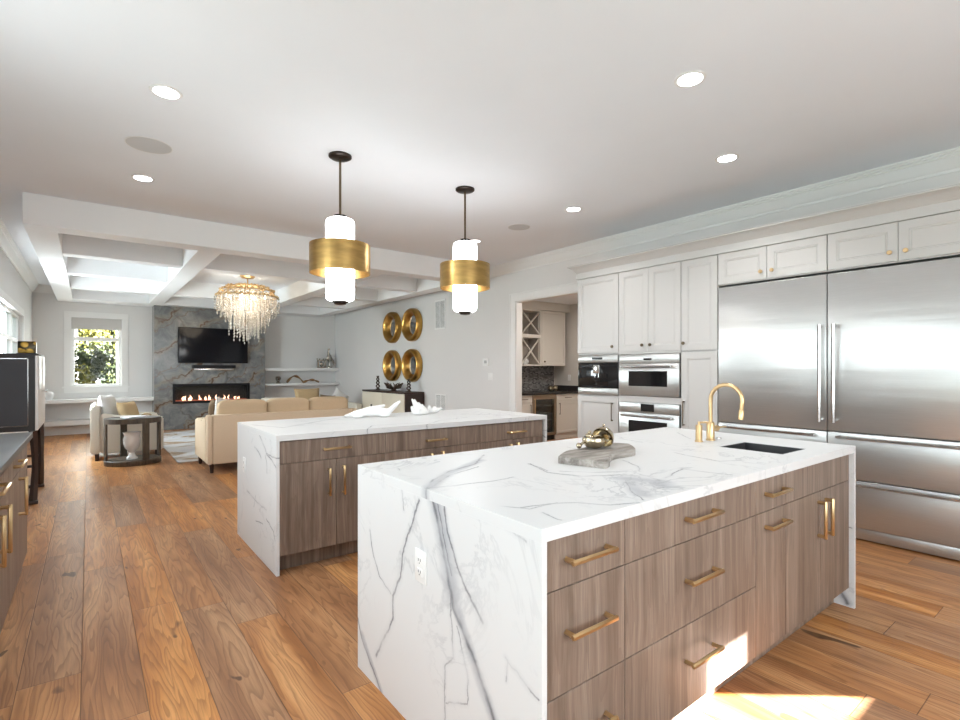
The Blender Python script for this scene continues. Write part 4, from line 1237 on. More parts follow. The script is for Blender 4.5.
def speaker(x, y, r, label):
    t = thing('ceiling_speaker', label, 'speaker', (x, y, CZ - 0.006), 'round ceiling speakers')
    MB().lathe([(r - 0.006, -0.001), (r - 0.006, -0.005), (r, -0.005), (r, -0.0005)], (x, y, CZ), seg=40).build('rim', 'trim', t)
    MB().lathe([(r - 0.007, -0.0015), (r - 0.007, -0.0042)], (x, y, CZ), seg=40).build('grille', paint('speaker_grille', (0.62, 0.62, 0.62), 0.8, 0.03), t)
speaker(0.367, 4.624, 0.155, 'round grey ceiling speaker between two recessed lights at left')
speaker(4.107, 4.57, 0.135, 'round pale ceiling speaker right of the second pendant')

def pendant(x, y, label):
    t = thing('pendant_lamp', label, 'pendant lamp', (x, y, 1.86), 'brass banded pendants over the farther island')
    MB().lathe([(0.09, -0.0005), (0.09, -0.014), (0.075, -0.024), (0.02, -0.028)], (x, y, CZ), seg=36).build('ceiling_canopy', 'bronze', t)
    MB().cyl((x, y, CZ - 0.028), (x, y, 2.57), 0.0095, 14).build('rod', 'bronze_pull', t)
    MB().lathe([(0.02, 2.585), (0.05, 2.578), (0.058, 2.56), (0.058, 2.553)], (x, y, 0), seg=28).build('top_cap', 'bronze', t)
    prof = [(0.050, 1.894), (0.085, 1.896), (0.105, 1.906), (0.1115, 1.925), (0.1125, 1.945), (0.1125, 2.50), (0.1115, 2.522), (0.105, 2.54), (0.085, 2.55), (0.05, 2.552)]
    MB().lathe(prof, (x, y, 0), seg=40).build('glass_shade', 'pendant_glass', t)
    m = MB()
    rs = []
    for r_, z_ in [(0.2325, 2.113), (0.2370, 2.113), (0.2370, 2.341), (0.2325, 2.341)]:
        rs.append([Vector((x + r_ * math.cos(2 * math.pi * j / 64), y + r_ * math.sin(2 * math.pi * j / 64), z_)) for j in range(64)])
    m.rings(rs, False, True).build('band', 'brass_dark', t)
    m = MB()
    for r_ in ((0.1132, 0.2322),):
        rs = []
        for rr, zz in [(r_[0], 2.222), (r_[1], 2.222), (r_[1], 2.228), (r_[0], 2.228)]:
            rs.append([Vector((x + rr * math.cos(2 * math.pi * j / 48), y + rr * math.sin(2 * math.pi * j / 48), zz)) for j in range(48)])
        m.rings(rs, False, True)
    m.build('darkening_plate', 'bronze', t)  # plate added to darken the gap between open band and glass
    m = MB().lathe([(0.064, 1.8935), (0.064, 1.884), (0.05, 1.878), (0.045, 1.868), (0.012, 1.862)], (x, y, 0), seg=28)
    m.build('bottom_cap', 'bronze', t)
pendant(1.60, 3.92, 'left pendant, nearer one, white glass cylinder in a wide brass band')
pendant(2.835, 3.92, 'right pendant, smaller looking, white glass cylinder in a wide brass band')

# crystal chandelier
cx, cy = 2.29, 9.9
t = thing('chandelier', 'round tiered crystal chandelier with gold frame hanging in the coffered ceiling', 'chandelier', (cx, cy, 1.9))
MB().lathe([(0.13, CZ - 0.0005), (0.13, CZ - 0.03), (0.10, CZ - 0.06), (0.02, CZ - 0.065)], (cx, cy, 0), seg=30).build('ceiling_canopy', 'brass', t)
MB().cyl((cx, cy, 2.995), (cx, cy, 2.80), 0.012, 10).build('stem', 'brass', t)
m = MB()
tiers = [(0.51, 2.66), (0.44, 2.77), (0.34, 2.83), (0.20, 2.855)]
for r_, z_ in tiers:
    m.tube([(cx + r_ * math.cos(a * math.pi / 20), cy + r_ * math.sin(a * math.pi / 20), z_) for a in range(40)], 0.011, 6, True)
for k in range(10):
    a = 2 * math.pi * k / 10
    m.tube([(cx + r_ * math.cos(a), cy + r_ * math.sin(a), z_) for r_, z_ in tiers] + [(cx, cy, 2.86)], 0.009, 6)
m.build('frame', 'brass', t)
m = MB()
for r_, z_ in tiers:
    n_ = int(r_ * 62)
    for k in range(n_):
        a = 2 * math.pi * (k + random.random() * 0.5) / n_
        m.ball((cx + r_ * math.cos(a), cy + r_ * math.sin(a), z_ + 0.012), (0.028, 0.028, 0.02), 6, 4, 0.25)
m.build('gold_leaves', 'brass', t)['kind'] = 'stuff'
m = MB()
def strand(r_, a, z0, z1):
    x, y = cx + r_ * math.cos(a), cy + r_ * math.sin(a)
    z = z0
    while z > z1:
        L_ = random.uniform(0.035, 0.055)
        m.tube([(x, y, z), (x, y, z - L_ * 0.5), (x, y, z - L_)], [0.002, 0.012, 0.002], 5)
        z -= L_ * 1.05
    m.tube([(x, y, z), (x, y, z - 0.03), (x, y, z - 0.055)], [0.002, 0.012, 0.001], 5)
for r_, z0, z1, n_ in [(0.52, 2.66, 2.52, 38), (0.48, 2.70, 2.48, 36), (0.43, 2.72, 2.40, 34), (0.37, 2.76, 2.30, 30), (0.29, 2.78, 2.15, 26), (0.21, 2.80, 2.05, 20), (0.12, 2.80, 1.98, 12), (0.04, 2.80, 1.96, 4)]:
    for k in range(n_):
        strand(r_ + random.uniform(-0.02, 0.02), 2 * math.pi * (k + random.random() * 0.6) / n_, z0, z1 + random.uniform(-0.12, 0.10))
m.build('crystal_strands', 'crystal', t)['kind'] = 'stuff'
for k in range(8):
    a = 2 * math.pi * k / 8 + 0.3
    r_ = 0.30 if k % 2 else 0.14
    MB().ball((cx + r_ * math.cos(a), cy + r_ * math.sin(a), 2.66), (0.018, 0.018, 0.03), 10, 8).build('bulb', 'candle_bulb', t)
d = bpy.data.lights.new('chandelier_glow', 'POINT'); d.energy = 22; d.shadow_soft_size = 0.3; d.color = (1.0, 0.86, 0.68)
o = bpy.data.objects.new('chandelier_glow', d); C.objects.link(o); o.location = (cx, cy, 2.55)

# ================================================================ things on the right wall of the living area
def wall_mirror(y, z, label):
    t = thing('wall_mirror', label, 'mirror', (WR - 0.07, y, z), 'round gold wall mirrors')
    prof = [(0.30, 0.0008), (0.345, 0.006), (0.350, 0.05), (0.343, 0.10), (0.325, 0.128), (0.305, 0.135), (0.285, 0.130), (0.255, 0.105), (0.215, 0.062), (0.190, 0.030), (0.190, 0.016)]
    m = MB()
    rs = []
    for r_, h_ in prof:
        rs.append([Vector((WR - h_, y + r_ * math.cos(2 * math.pi * j / 56), z + r_ * math.sin(2 * math.pi * j / 56))) for j in range(56)])
    m.rings(rs, False).build('frame', 'gold_frame', t)
    m = MB()
    m.rings([[Vector((WR - h_, y + 0.1895 * math.cos(2 * math.pi * j / 40), z + 0.1895 * math.sin(2 * math.pi * j / 40))) for j in range(40)] for h_ in (0.018, 0.028)], True)
    m.build('mirror_glass', metal('silvered_glass', (0.75, 0.77, 0.78), 0.05, 0.02), t)
wall_mirror(10.19, 2.28, 'upper left round gold wall mirror, farther from the camera')
wall_mirror(9.31, 2.28, 'upper right round gold wall mirror, beside the tall air vent')
wall_mirror(10.19, 1.43, 'lower left round gold wall mirror, behind the dark spiral figure')
wall_mirror(9.31, 1.43, 'lower right round gold wall mirror, above the dark end of the sideboard')
def vent(y0, y1, z0, z1, label):
    t = thing('wall_vent', label, 'vent', (WR - 0.005, (y0 + y1) / 2, z0), 'white wall vents')
    e_ = 0.03
    MB().box(WR - 0.010, WR - 0.0005, y0, y0 + e_, z0, z1).box(WR - 0.010, WR - 0.0005, y1 - e_, y1, z0, z1).box(WR - 0.010, WR - 0.0005, y0 + e_, y1 - e_, z0, z0 + e_).box(WR - 0.010, WR - 0.0005, y0 + e_, y1 - e_, z1 - e_, z1).box(WR - 0.010, WR - 0.0005, (y0 + y1) / 2 - 0.008, (y0 + y1) / 2 + 0.008, z0 + e_, z1 - e_).build('frame', 'plastic', t)
    m = MB()
    n_ = int((z1 - z0 - 2 * e_) / 0.022)
    for k in range(n_):
        z = z0 + e_ + 0.006 + k * 0.022
        m.prism([(WR - 0.009, z), (WR - 0.007, z + 0.001), (WR - 0.002, z + 0.014), (WR - 0.004, z + 0.014)], 1, y0 + e_, y1 - e_)
    m.build('louvres', 'plastic', t)
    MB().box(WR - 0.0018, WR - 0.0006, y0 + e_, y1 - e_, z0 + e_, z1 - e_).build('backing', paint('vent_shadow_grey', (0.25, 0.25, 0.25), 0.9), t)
vent(8.12, 8.50, 2.13, 2.70, 'tall white louvred air vent high on the wall right of the gold mirrors')
vent(8.10, 8.48, 0.36, 0.87, 'white louvred air vent low on the wall right of the sideboard')
t = thing('thermostat', 'small white square thermostat on the wall left of the doorway', 'thermostat', (WR - 0.01, 6.87, 1.40))
MB().box(WR - 0.022, WR - 0.0005, 6.80, 6.95, 1.405, 1.535, 0.006).build('body', 'plastic', t)
MB().box(WR - 0.0235, WR - 0.0222, 6.835, 6.90, 1.45, 1.50).build('display', paint('thermostat_display', (0.35, 0.36, 0.35), 0.3), t)
t = thing('light_switch', 'white double light switch plate below the thermostat', 'light switch', (WR - 0.004, 6.75, 1.16))
MB().box(WR - 0.007, WR - 0.0005, 6.69, 6.81, 1.165, 1.285, 0.002).build('cover_plate', 'plastic', t)
for yy in (6.725, 6.775): MB().box(WR - 0.011, WR - 0.0072, yy - 0.016, yy + 0.016, 1.19, 1.26, 0.002).build('rocker', 'plastic', t)

# sideboard
t = thing('sideboard', 'cream fronted sideboard with dark top and side under the gold mirrors', 'sideboard', (5.19, 9.88, 0))
c0, c1, cxf = 8.90, 10.86, 4.955
MB().box(cxf, WR - 0.002, c0, c1, 0.855, 0.89, 0.003).build('top', 'espresso', t)
MB().box(cxf + 0.02, WR - 0.002, c0, c0 + 0.03, 0.12, 0.8545).box(cxf + 0.02, WR - 0.002, c1 - 0.03, c1, 0.12, 0.8545).box(cxf + 0.02, WR - 0.002, c0 + 0.03, c1 - 0.03, 0.12, 0.16).box(5.39, WR - 0.002, c0 + 0.03, c1 - 0.03, 0.16, 0.8545).build('carcass', 'espresso', t)
for k in range(2):
    ya = c0 + 0.012 + k * (c1 - c0 - 0.024) / 2; yb = ya + (c1 - c0 - 0.024) / 2
    d = MB().box(cxf, cxf + 0.0195, ya + 0.003, yb - 0.003, 0.125, 0.850, 0.003).build('door', 'cream_lacquer', t)
    hy = (ya + yb) / 2
    MB().box(cxf - 0.018, cxf - 0.0005, hy - 0.03, hy + 0.03, 0.50, 0.58, 0.004).build('handle', 'bronze', d)
for yy in (c0 + 0.08, c1 - 0.08):
    for xx in (cxf + 0.07, WR - 0.07): MB().box(xx - 0.025, xx + 0.025, yy - 0.025, yy + 0.025, 0, 0.1195).build('leg', 'espresso', t)
def spiral_figure(y, x, h, label):
    t = thing('figurine', label, 'figurine', (x, y, 0.8905), 'dark figurines on the sideboard')
    MB().lathe([(0.05, 0), (0.05, 0.02), (0.035, 0.03)], (x, y, 0.8905), seg=16).build('base', 'wood_dark_deco', t)
    m = MB()
    for ph in (0, math.pi):
        m.tube([(x + 0.038 * math.sin(k * 0.55 + ph) * (1 - k / 40), y + 0.045 * math.cos(k * 0.55 + ph) * (1 - k / 40), 0.92 + h * k / 22) for k in range(22)], [0.014] * 21 + [0.006], 7)
    m.build('twisted_figure', 'wood_dark_deco', t)
spiral_figure(10.50, 5.17, 0.30, 'dark twisted spiral figurine at the left end of the sideboard')
spiral_figure(9.10, 5.17, 0.24, 'dark twisted figurine at the right end of the sideboard')
t = thing('leaf_bowl', 'dark brown open leaf-shaped bowl on stubby feet between the figurines', 'bowl', (5.17, 9.75, 0.8905))
for k in range(9):
    a = 2 * math.pi * k / 9
    p = Vector((5.17, 9.75, 0.93))
    q = p + Vector((0.12 * math.cos(a), 0.17 * math.sin(a), 0.05)); r = p + Vector((0.17 * math.cos(a + 0.2), 0.30 * math.sin(a + 0.2), 0.13))
    MB().tube([p, q, r], [0.03, 0.042, 0.008], 7, squash=0.45).build('leaf', 'wood_dark_deco', t)
MB().lathe([(0.08, 0.0), (0.05, 0.02), (0.05, 0.045)], (5.17, 9.75, 0.8905), seg=14).build('foot', 'wood_dark_deco', t)

# things on the floating shelves
t = thing('silver_figure', 'squat antique silver frame-like figure on the upper shelf', 'figure', (4.97, 13.45, 1.3855))
m = MB()
for sx in (-0.10, 0.10):
    m.box(4.97 + sx - 0.025, 4.97 + sx + 0.025, 13.42, 13.48, 1.386, 1.60, 0.01)
m.box(4.87, 5.07, 13.42, 13.48, 1.56, 1.61, 0.01).box(4.87, 5.07, 13.42, 13.48, 1.386, 1.42, 0.008)
m.build('frame', 'antique_silver', t)
MB().ball((4.97, 13.45, 1.49), (0.055, 0.03, 0.065), 12, 8, 0.12).build('centre_ornament', 'antique_silver', t)
m = MB()
for sx in (-0.12, -0.05, 0.05, 0.12): m.ball((4.97 + sx, 13.45, 1.625), 0.02, 8, 6)
m.build('finials', 'antique_silver', t)
t = thing('silver_figure', 'taller antique silver bird-like figure at the right end of the upper shelf', 'figure', (5.18, 13.45, 1.3855))
MB().lathe([(0.07, 0), (0.07, 0.02), (0.02, 0.05), (0.018, 0.15), (0.03, 0.20)], (5.18, 13.45, 1.386), seg=16).build('stand', 'antique_silver', t)
m = MB().ball((5.18, 13.45, 1.66), (0.075, 0.05, 0.10), 14, 10, 0.06).tube([(5.17, 13.45, 1.74), (5.15, 13.44, 1.82), (5.16, 13.43, 1.88)], [0.035, 0.025, 0.018], 8).ball((5.165, 13.43, 1.895), (0.032, 0.024, 0.024), 10, 8)
m.tube([(5.22, 13.45, 1.66), (5.30, 13.46, 1.56), (5.33, 13.46, 1.45)], [0.04, 0.03, 0.008], 8)
m.build('bird', 'antique_silver', t)
m = MB()
pts = []
for k in range(25):
    u = k / 24
    z = 1.012 + (0.165 * math.sin(math.pi * u / 0.5) if u < 0.5 else 0.06 * math.sin(math.pi * (u - 0.5) / 0.5))
    pts.append((4.05 + 0.84 * u, 13.42 + 0.03 * math.sin(u * 7), max(1.012, z)))
m.tube(pts, [0.024 + 0.010 * math.sin(k * 1.1) * (k < 22) for k in range(25)], 9)
solo('driftwood', m, 'wood_deco', 'brown wave-shaped piece of driftwood on the lower floating shelf', 'driftwood', (4.45, 13.42, 0.9905))
m = MB().lathe([(0.05, 0), (0.055, 0.02), (0.03, 0.05), (0.06, 0.10), (0.07, 0.14), (0.045, 0.175), (0.04, 0.17)], (3.84, 13.44, 0.9905), seg=18)
solo('small_vase', m, 'antique_silver', 'small silver goblet-like vase at the left end of the lower floating shelf', 'vase', (3.84, 13.44, 0.9905))
m = MB().lathe([(0.05, 0), (0.075, 0.04), (0.085, 0.09), (0.07, 0.14), (0.04, 0.165), (0.035, 0.16)], (-0.63, 13.42, 0.7355), seg=22)
solo('round_vase', m, 'urn', 'pale round vase on the white ledge beside the black cabinet', 'vase', (-0.63, 13.42, 0.7355))

# ================================================================ living room furniture
def legs(parent, spots, z1, r0=0.03, r1=0.02, mat='espresso'):
    for x, y in spots: MB().tube([(x, y, 0.0003), (x, y, z1)], [r1, r0], 10).build('leg', mat, parent)
t = thing('sofa', 'long tan three-cushion sofa seen from behind, beyond the farther island', 'sofa', (2.2, 7.8, 0))
sx0, sx1, sy0, sy1 = 1.212, 3.25, 7.31, 8.30
MB().box(sx0 + 0.001, sx1 - 0.001, sy0 + 0.16, sy1 - 0.01, 0.12, 0.30, 0.02).build('seat_base', 'sofa_tan', t)
m = MB().box(sx0 + 0.06, sx1 - 0.06, sy0, sy0 + 0.155, 0.115, 0.752, 0.018, 3)
m.box(sx0, sx0 + 0.058, sy0, sy0 + 0.155, 0.115, 0.752, 0.018, 3).box(sx1 - 0.058, sx1, sy0, sy0 + 0.155, 0.115, 0.752, 0.018, 3)
m.build('backrest', 'sofa_tan', t)
for x0 in (sx0, sx1 - 0.14):
    m = MB().prism([(sy0 + 0.157, 0.115), (sy1, 0.115), (sy1, 0.64), (sy1 - 0.10, 0.66), (sy0 + 0.42, 0.67), (sy0 + 0.32, 0.69), (sy0 + 0.25, 0.73), (sy0 + 0.157, 0.745)], 0, x0, x0 + 0.14)
    bmesh.ops.bevel(m.bm, geom=list(m.bm.edges), offset=0.018, segments=2, affect='EDGES')
    m.build('armrest', 'sofa_tan', t)
wc = (sx1 - sx0 - 0.28) / 3
for k in range(3):
    x0 = sx0 + 0.14 + k * wc
    MB().box(x0 + 0.004, x0 + wc - 0.004, sy0 + 0.30, sy1 + 0.01, 0.301, 0.46, 0.04, 3).build('seat_cushion', 'sofa_cushion', t)
cb = [(1.36, 1.985), (1.99, 2.575), (2.58, 3.17)]
for a, b in cb:
    MB().pad(a, b, sy0 + 0.10, sy0 + 0.32, 0.56, 0.935, 5.5, 28, 18).build('back_cushion', 'sofa_cushion', t)
legs(t, [(1.27, 7.37), (3.19, 7.37), (1.27, 8.22), (3.19, 8.22)], 0.116)
rz = Matrix.Rotation(R(-14), 3, 'X') @ Matrix.Rotation(R(12), 3, 'Y')
def pillow(label, c, w, h, dpt, mat, rot, group=None):
    m = MB()
    n_ = 16
    c = Vector(c)
    for s in (1, -1):
        grid = []
        for i in range(n_ + 1):
            row = []
            for j in range(n_ + 1):
                u = -1 + 2 * i / n_; v = -1 + 2 * j / n_
                pinch = 1 - 0.10 * (1 - abs(u)) * (abs(v) ** 3) - 0.10 * (1 - abs(v)) * (abs(u) ** 3)
                th = max(0.0, (1 - u ** 4) * (1 - v ** 4)) ** 0.5
                p = Vector((u * w / 2 * (1 - 0.08 * (1 - v * v) * u * u), s * dpt / 2 * th, v * h / 2 * (1 - 0.08 * (1 - u * u) * v * v)))
                row.append(m.bm.verts.new(c + rot @ p))
            grid.append(row)
        for i in range(n_):
            for j in range(n_):
                q = [grid[i][j], grid[i + 1][j], grid[i + 1][j + 1], grid[i][j + 1]]
                m.bm.faces.new(q if s < 0 else q[::-1])
    bmesh.ops.remove_doubles(m.bm, verts=list(m.bm.verts), dist=0.0004)
    return solo('throw_pillow', m, mat, label, 'pillow', (c.x, c.y, c.z - h / 2), group)
pillow('white pillow with pointed corner standing at the left end of the tan sofa', (1.56, 7.92, 0.72), 0.46, 0.44, 0.15, 'pillow_white', Matrix.Rotation(R(38), 3, 'Z') @ Matrix.Rotation(R(8), 3, 'Y'), 'pillows on the tan sofa')
pillow('brown pillow leaning at the sofa end, left of the white pillow', (1.42, 8.12, 0.685), 0.40, 0.44, 0.13, 'pillow_brown', Matrix.Rotation(R(80), 3, 'Z') @ Matrix.Rotation(R(-6), 3, 'Y'), 'pillows on the tan sofa')

# facing sofa near the shelves
t = thing('sofa', 'cream sofa facing the camera in front of the floating shelves', 'sofa', (3.95, 11.3, 0))
fx0, fx1, fy0, fy1 = 2.98, 4.92, 10.78, 11.70
MB().box(fx0, fx1, fy0, fy1 - 0.18, 0.12, 0.30, 0.02).build('seat_base', 'sofa_cream', t)
MB().box(fx0, fx1, fy1 - 0.175, fy1, 0.12, 0.725, 0.02).build('backrest', 'sofa_cream', t)
for x0 in (fx0, fx1 - 0.14): MB().box(x0, x0 + 0.14, fy0, fy1 - 0.18, 0.301, 0.58, 0.02).build('armrest', 'sofa_cream', t)
for k in range(2):
    x0 = fx0 + 0.145 + k * 0.825
    MB().box(x0, x0 + 0.82, fy0 - 0.01, fy1 - 0.20, 0.302, 0.44, 0.035, 3).build('seat_cushion', 'sofa_cream', t)
legs(t, [(fx0 + 0.07, fy0 + 0.07), (fx1 - 0.07, fy0 + 0.07), (fx0 + 0.07, fy1 - 0.07), (fx1 - 0.07, fy1 - 0.07)], 0.12)
lean = Matrix.Rotation(R(-14), 3, 'X')
pillow('large tan pillow on the cream sofa under the driftwood shelf', (3.90, 11.42, 0.692), 0.58, 0.48, 0.16, 'pillow_tan', lean, 'pillows on the cream sofa')
pillow('dark brown pillow beside the large tan pillow on the cream sofa', (4.28, 11.20, 0.615), 0.36, 0.32, 0.14, 'pillow_brown', lean @ Matrix.Rotation(R(6), 3, 'Y'), 'pillows on the cream sofa')
pillow('white pillow with pointed top at the right end of the cream sofa', (4.62, 11.40, 0.68), 0.36, 0.36, 0.14, 'pillow_white', lean @ Matrix.Rotation(R(38), 3, 'Y'), 'pillows on the cream sofa')

# armchair by the window
t = thing('armchair', 'cream armchair with its back to the left wall, beside the oval side table', 'armchair', (0.48, 9.75, 0))
ax0, ax1, ay0, ay1 = 0.02, 0.93, 9.30, 10.22
MB().box(ax0 + 0.13, ax1 - 0.02, ay0 + 0.13, ay1 - 0.13, 0.11, 0.30, 0.02).build('seat_base', 'sofa_cream', t)
MB().box(ax0 + 0.13, ax1 + 0.01, ay0 + 0.135, ay1 - 0.135, 0.302, 0.46, 0.04, 3).build('seat_cushion', 'sofa_cream', t)
m = MB().prism([(ax0 + 0.0, 0.105), (ax0 + 0.125, 0.105), (ax0 + 0.125, 0.80), (ax0 + 0.09, 0.83), (ax0 + 0.03, 0.82), (ax0 + 0.0, 0.77)], 1, ay0, ay1)
bmesh.ops.bevel(m.bm, geom=list(m.bm.edges), offset=0.02, segments=2, affect='EDGES')
m.build('backrest', 'sofa_cream', t)
for y0 in (ay0, ay1 - 0.128):
    m = MB().prism([(ax0 + 0.127, 0.105), (ax1, 0.105), (ax1, 0.60), (ax1 - 0.03, 0.625), (ax0 + 0.3, 0.66), (ax0 + 0.127, 0.705)], 1, y0, y0 + 0.128)
    bmesh.ops.bevel(m.bm, geom=list(m.bm.edges), offset=0.018, segments=2, affect='EDGES')
    m.build('armrest', 'sofa_cream', t)
legs(t, [(ax0 + 0.08, ay0 + 0.07), (ax1 - 0.08, ay0 + 0.07), (ax0 + 0.08, ay1 - 0.07), (ax1 - 0.08, ay1 - 0.07)], 0.109, 0.028, 0.024)
pillow('round-topped white pillow against the back of the cream armchair', (0.245, 9.70, 0.73), 0.44, 0.46, 0.17, 'pillow_white', Matrix.Rotation(R(70), 3, 'Z') @ Matrix.Rotation(R(0), 3, 'Y') @ Matrix.Rotation(R(-10), 3, 'X'), 'pillows on the armchair')
pillow('gold tan patterned pillow leaning in front of the white one on the armchair', (0.50, 9.63, 0.665), 0.40, 0.38, 0.15, 'pillow_tan', Matrix.Rotation(R(55), 3, 'Z') @ Matrix.Rotation(R(-18), 3, 'X'), 'pillows on the armchair')
m = MB().tube([(0.72, 9.76, 0.55), (0.72, 9.775, 0.55), (0.76, 10.0, 0.55), (0.762, 10.01, 0.55)], [0.05, 0.085, 0.085, 0.05], 18)
solo('bolster_pillow', m, 'pillow_tan', 'small orange tan bolster lying on the armchair seat', 'pillow', (0.74, 9.88, 0.465))

# oval side table with urn and magazines
t = thing('side_table', 'oval open side table of grey brown wood in front of the armchair', 'side table', (0.51, 8.82, 0))
tcx, tcy, ra, rb = 0.51, 8.84, 0.345, 0.30
def ell(a, b, z, n_=48): return [Vector((tcx + a * math.cos(2 * math.pi * j / n_), tcy + b * math.sin(2 * math.pi * j / n_), z)) for j in range(n_)]
m = MB().rings([ell(ra - 0.03, rb - 0.03, 0.585), ell(ra, rb, 0.585), ell(ra, rb, 0.655), ell(ra - 0.03, rb - 0.03, 0.655)], False, True)
m.build('top_rim', 'table_wood', t)
MB().rings([ell(ra - 0.031, rb - 0.031, 0.628), ell(ra - 0.031, rb - 0.031, 0.65)], True).build('top', 'slate', t)
MB().rings([ell(ra - 0.005, rb - 0.005, 0.0), ell(ra, rb, 0.01), ell(ra, rb, 0.065), ell(ra - 0.01, rb - 0.01, 0.075)], True).build('base_shelf', 'table_wood', t)
for ang in (-66, 14, 108, 192):
    a = R(ang)
    p = Vector((tcx + (ra - 0.016) * math.cos(a), tcy + (rb - 0.016) * math.sin(a), 0))
    tv = Vector((-ra * math.sin(a), rb * math.cos(a), 0)).normalized() * 0.042
    nv = Vector((tv.y, -tv.x, 0)).normalized() * 0.012
    m = MB().rings([[p + tv + nv + Vector((0, 0, z)), p - tv + nv + Vector((0, 0, z)), p - tv - nv + Vector((0, 0, z)), p + tv - nv + Vector((0, 0, z))] for z in (0.0755, 0.5845)], True)
    m.build('post', 'table_wood', t)
pr_ = [(0.07, 0.0), (0.07, 0.02), (0.045, 0.05), (0.035, 0.09), (0.05, 0.12), (0.085, 0.16), (0.10, 0.22), (0.105, 0.28), (0.092, 0.33), (0.10, 0.36), (0.112, 0.38), (0.095, 0.378), (0.085, 0.34)]
solo('urn', MB().lathe(pr_, (0.49, 8.76, 0.0758), seg=28), 'urn', 'white footed ceramic urn inside the oval side table', 'urn', (0.49, 8.76, 0.0758))
def magazine(z, a, c, label):
    rot_ = Matrix.Rotation(R(a), 3, 'Z')
    m = MB().box(-0.14, 0.14, -0.105, 0.105, 0, 0.010, 0.001, 1)
    for v in m.bm.verts: v.co = Vector((c[0], c[1], z)) + rot_ @ v.co
    solo('magazine', m, 'paper', label, 'magazine', (c[0], c[1], z), 'magazines on the side table', False)
magazine(0.6555, 14, (0.52, 8.80), 'lower pale magazine lying on the oval side table')
magazine(0.6660, 32, (0.53, 8.81), 'upper pale magazine on the stack atop the oval side table')
MB_ = MB().box(1.02, 2.95, 8.45, 12.75, 0.0004, 0.012, 0.003, 1)
solo('area_rug', MB_, 'rug', 'abstract grey, white and brown area rug before the fireplace', 'rug', (2.0, 10.6, 0.0004))

# ================================================================ left side
t = thing('bar_cabinet', 'charcoal cabinet with pale door on curved crossed dark legs, at the left edge', 'cabinet', (-0.65, 7.24, 0))
b0, b1, bx0, bx1 = 6.72, 7.76, -0.885, -0.40
MB().box(bx0, bx1 - 0.022, b0 + 0.012, b1, 0.735, 1.485).build('carcass', 'dark_frame', t)
MB().box(bx0, bx1, b0, b1, 1.4855, 1.502, 0.003).build('top', 'dark_frame', t)
m = MB().box(bx0, bx0 + 0.05, b0, b0 + 0.0115, 0.735, 1.485).box(bx1 - 0.072, bx1 - 0.0225, b0, b0 + 0.0115, 0.735, 1.485).box(bx0 + 0.05, bx1 - 0.072, b0, b0 + 0.0115, 0.735, 0.785).box(bx0 + 0.05, bx1 - 0.072, b0, b0 + 0.0115, 1.455, 1.485)
m.build('side_frame', 'dark_frame', t)
MB().box(bx0 + 0.052, bx1 - 0.074, b0 + 0.003, b0 + 0.0118, 0.787, 1.453).build('side_panel', 'dark_panel', t)
MB().box(bx0 + 0.05, bx1 - 0.072, b0 + 0.0005, b0 + 0.006, 0.785, 0.791).box(bx1 - 0.078, bx1 - 0.072, b0 + 0.0005, b0 + 0.006, 0.785, 1.455).box(bx0 + 0.05, bx1 - 0.072, b0 + 0.0005, b0 + 0.006, 1.449, 1.455).build('inlay_line', 'chrome', t)
for k in range(2):
    ya = b0 + 0.004 + k * (b1 - b0 - 0.008) / 2; yb = ya + (b1 - b0 - 0.008) / 2
    d = MB().box(bx1 - 0.0215, bx1, ya + 0.002, yb - 0.002, 0.738, 1.4845, 0.002).build('door', 'plastic', t)
    hy = yb - 0.05 if k == 0 else ya + 0.05
    m = MB().tube([(bx1 + 0.0005, hy, 1.115), (bx1 + 0.03, hy, 1.115)], 0.006, 8).ball((bx1 + 0.034, hy, 1.115), (0.012, 0.028, 0.012), 10, 8)
    m.build('handle', 'chrome', d)
for xx in (bx1 - 0.04, bx0 + 0.03):
    for yy, sgn in ((b0 + 0.04, 1), (b1 - 0.06, -1)):
        pts = []
        for k in range(13):
            u = k / 12
            bow = math.sin(math.pi * u)
            pts.append((xx + 0.012 * bow, yy + sgn * 0.05 * bow, 0.03 + 0.704 * u))
        m = MB().tube(pts, [0.024 + 0.010 * abs(u - 6) / 6 for u in range(13)], 4)
        m.build('leg', 'espresso', t)
for yy in (b0 + 0.09, b1 - 0.11): MB().tube([(bx0 + 0.05, yy, 0.37), (bx1 - 0.05, yy, 0.37)], 0.014, 8).build('stretcher', 'espresso', t)
for yy in (b0 + 0.01, b1 - 0.095): MB().box(bx0, bx1, yy, yy + 0.065, 0.0003, 0.034, 0.004).build('foot_rail', 'espresso', t)
t = thing('decorative_box', 'small gold and black patterned box on top of the charcoal cabinet', 'box', (-0.49, 6.93, 1.5025))
def gold_pattern():
    q = NT('gold_black_pattern')
    v = q.n('TexVoronoi'); v.inputs['Scale'].default_value = 16
    q.l(q.coord(), v.inputs['Vector'])
    q.base(q.ramp(v.outputs['Distance'], [(0.15, (0.75, 0.50, 0.12)), (0.45, (0.55, 0.33, 0.06)), (0.6, (0.05, 0.04, 0.02))]))
    q.b.inputs['Metallic'].default_value = 0.6; q.rough(0.25)
    return q.m
M['gold_pattern'] = gold_pattern()
MB().box(-0.565, -0.425, 6.88, 6.98, 1.512, 1.632, 0.008).build('body', 'gold_pattern', t)
MB().box(-0.572, -0.418, 6.873, 6.987, 1.5025, 1.5118).build('base', 'dark_frame', t)

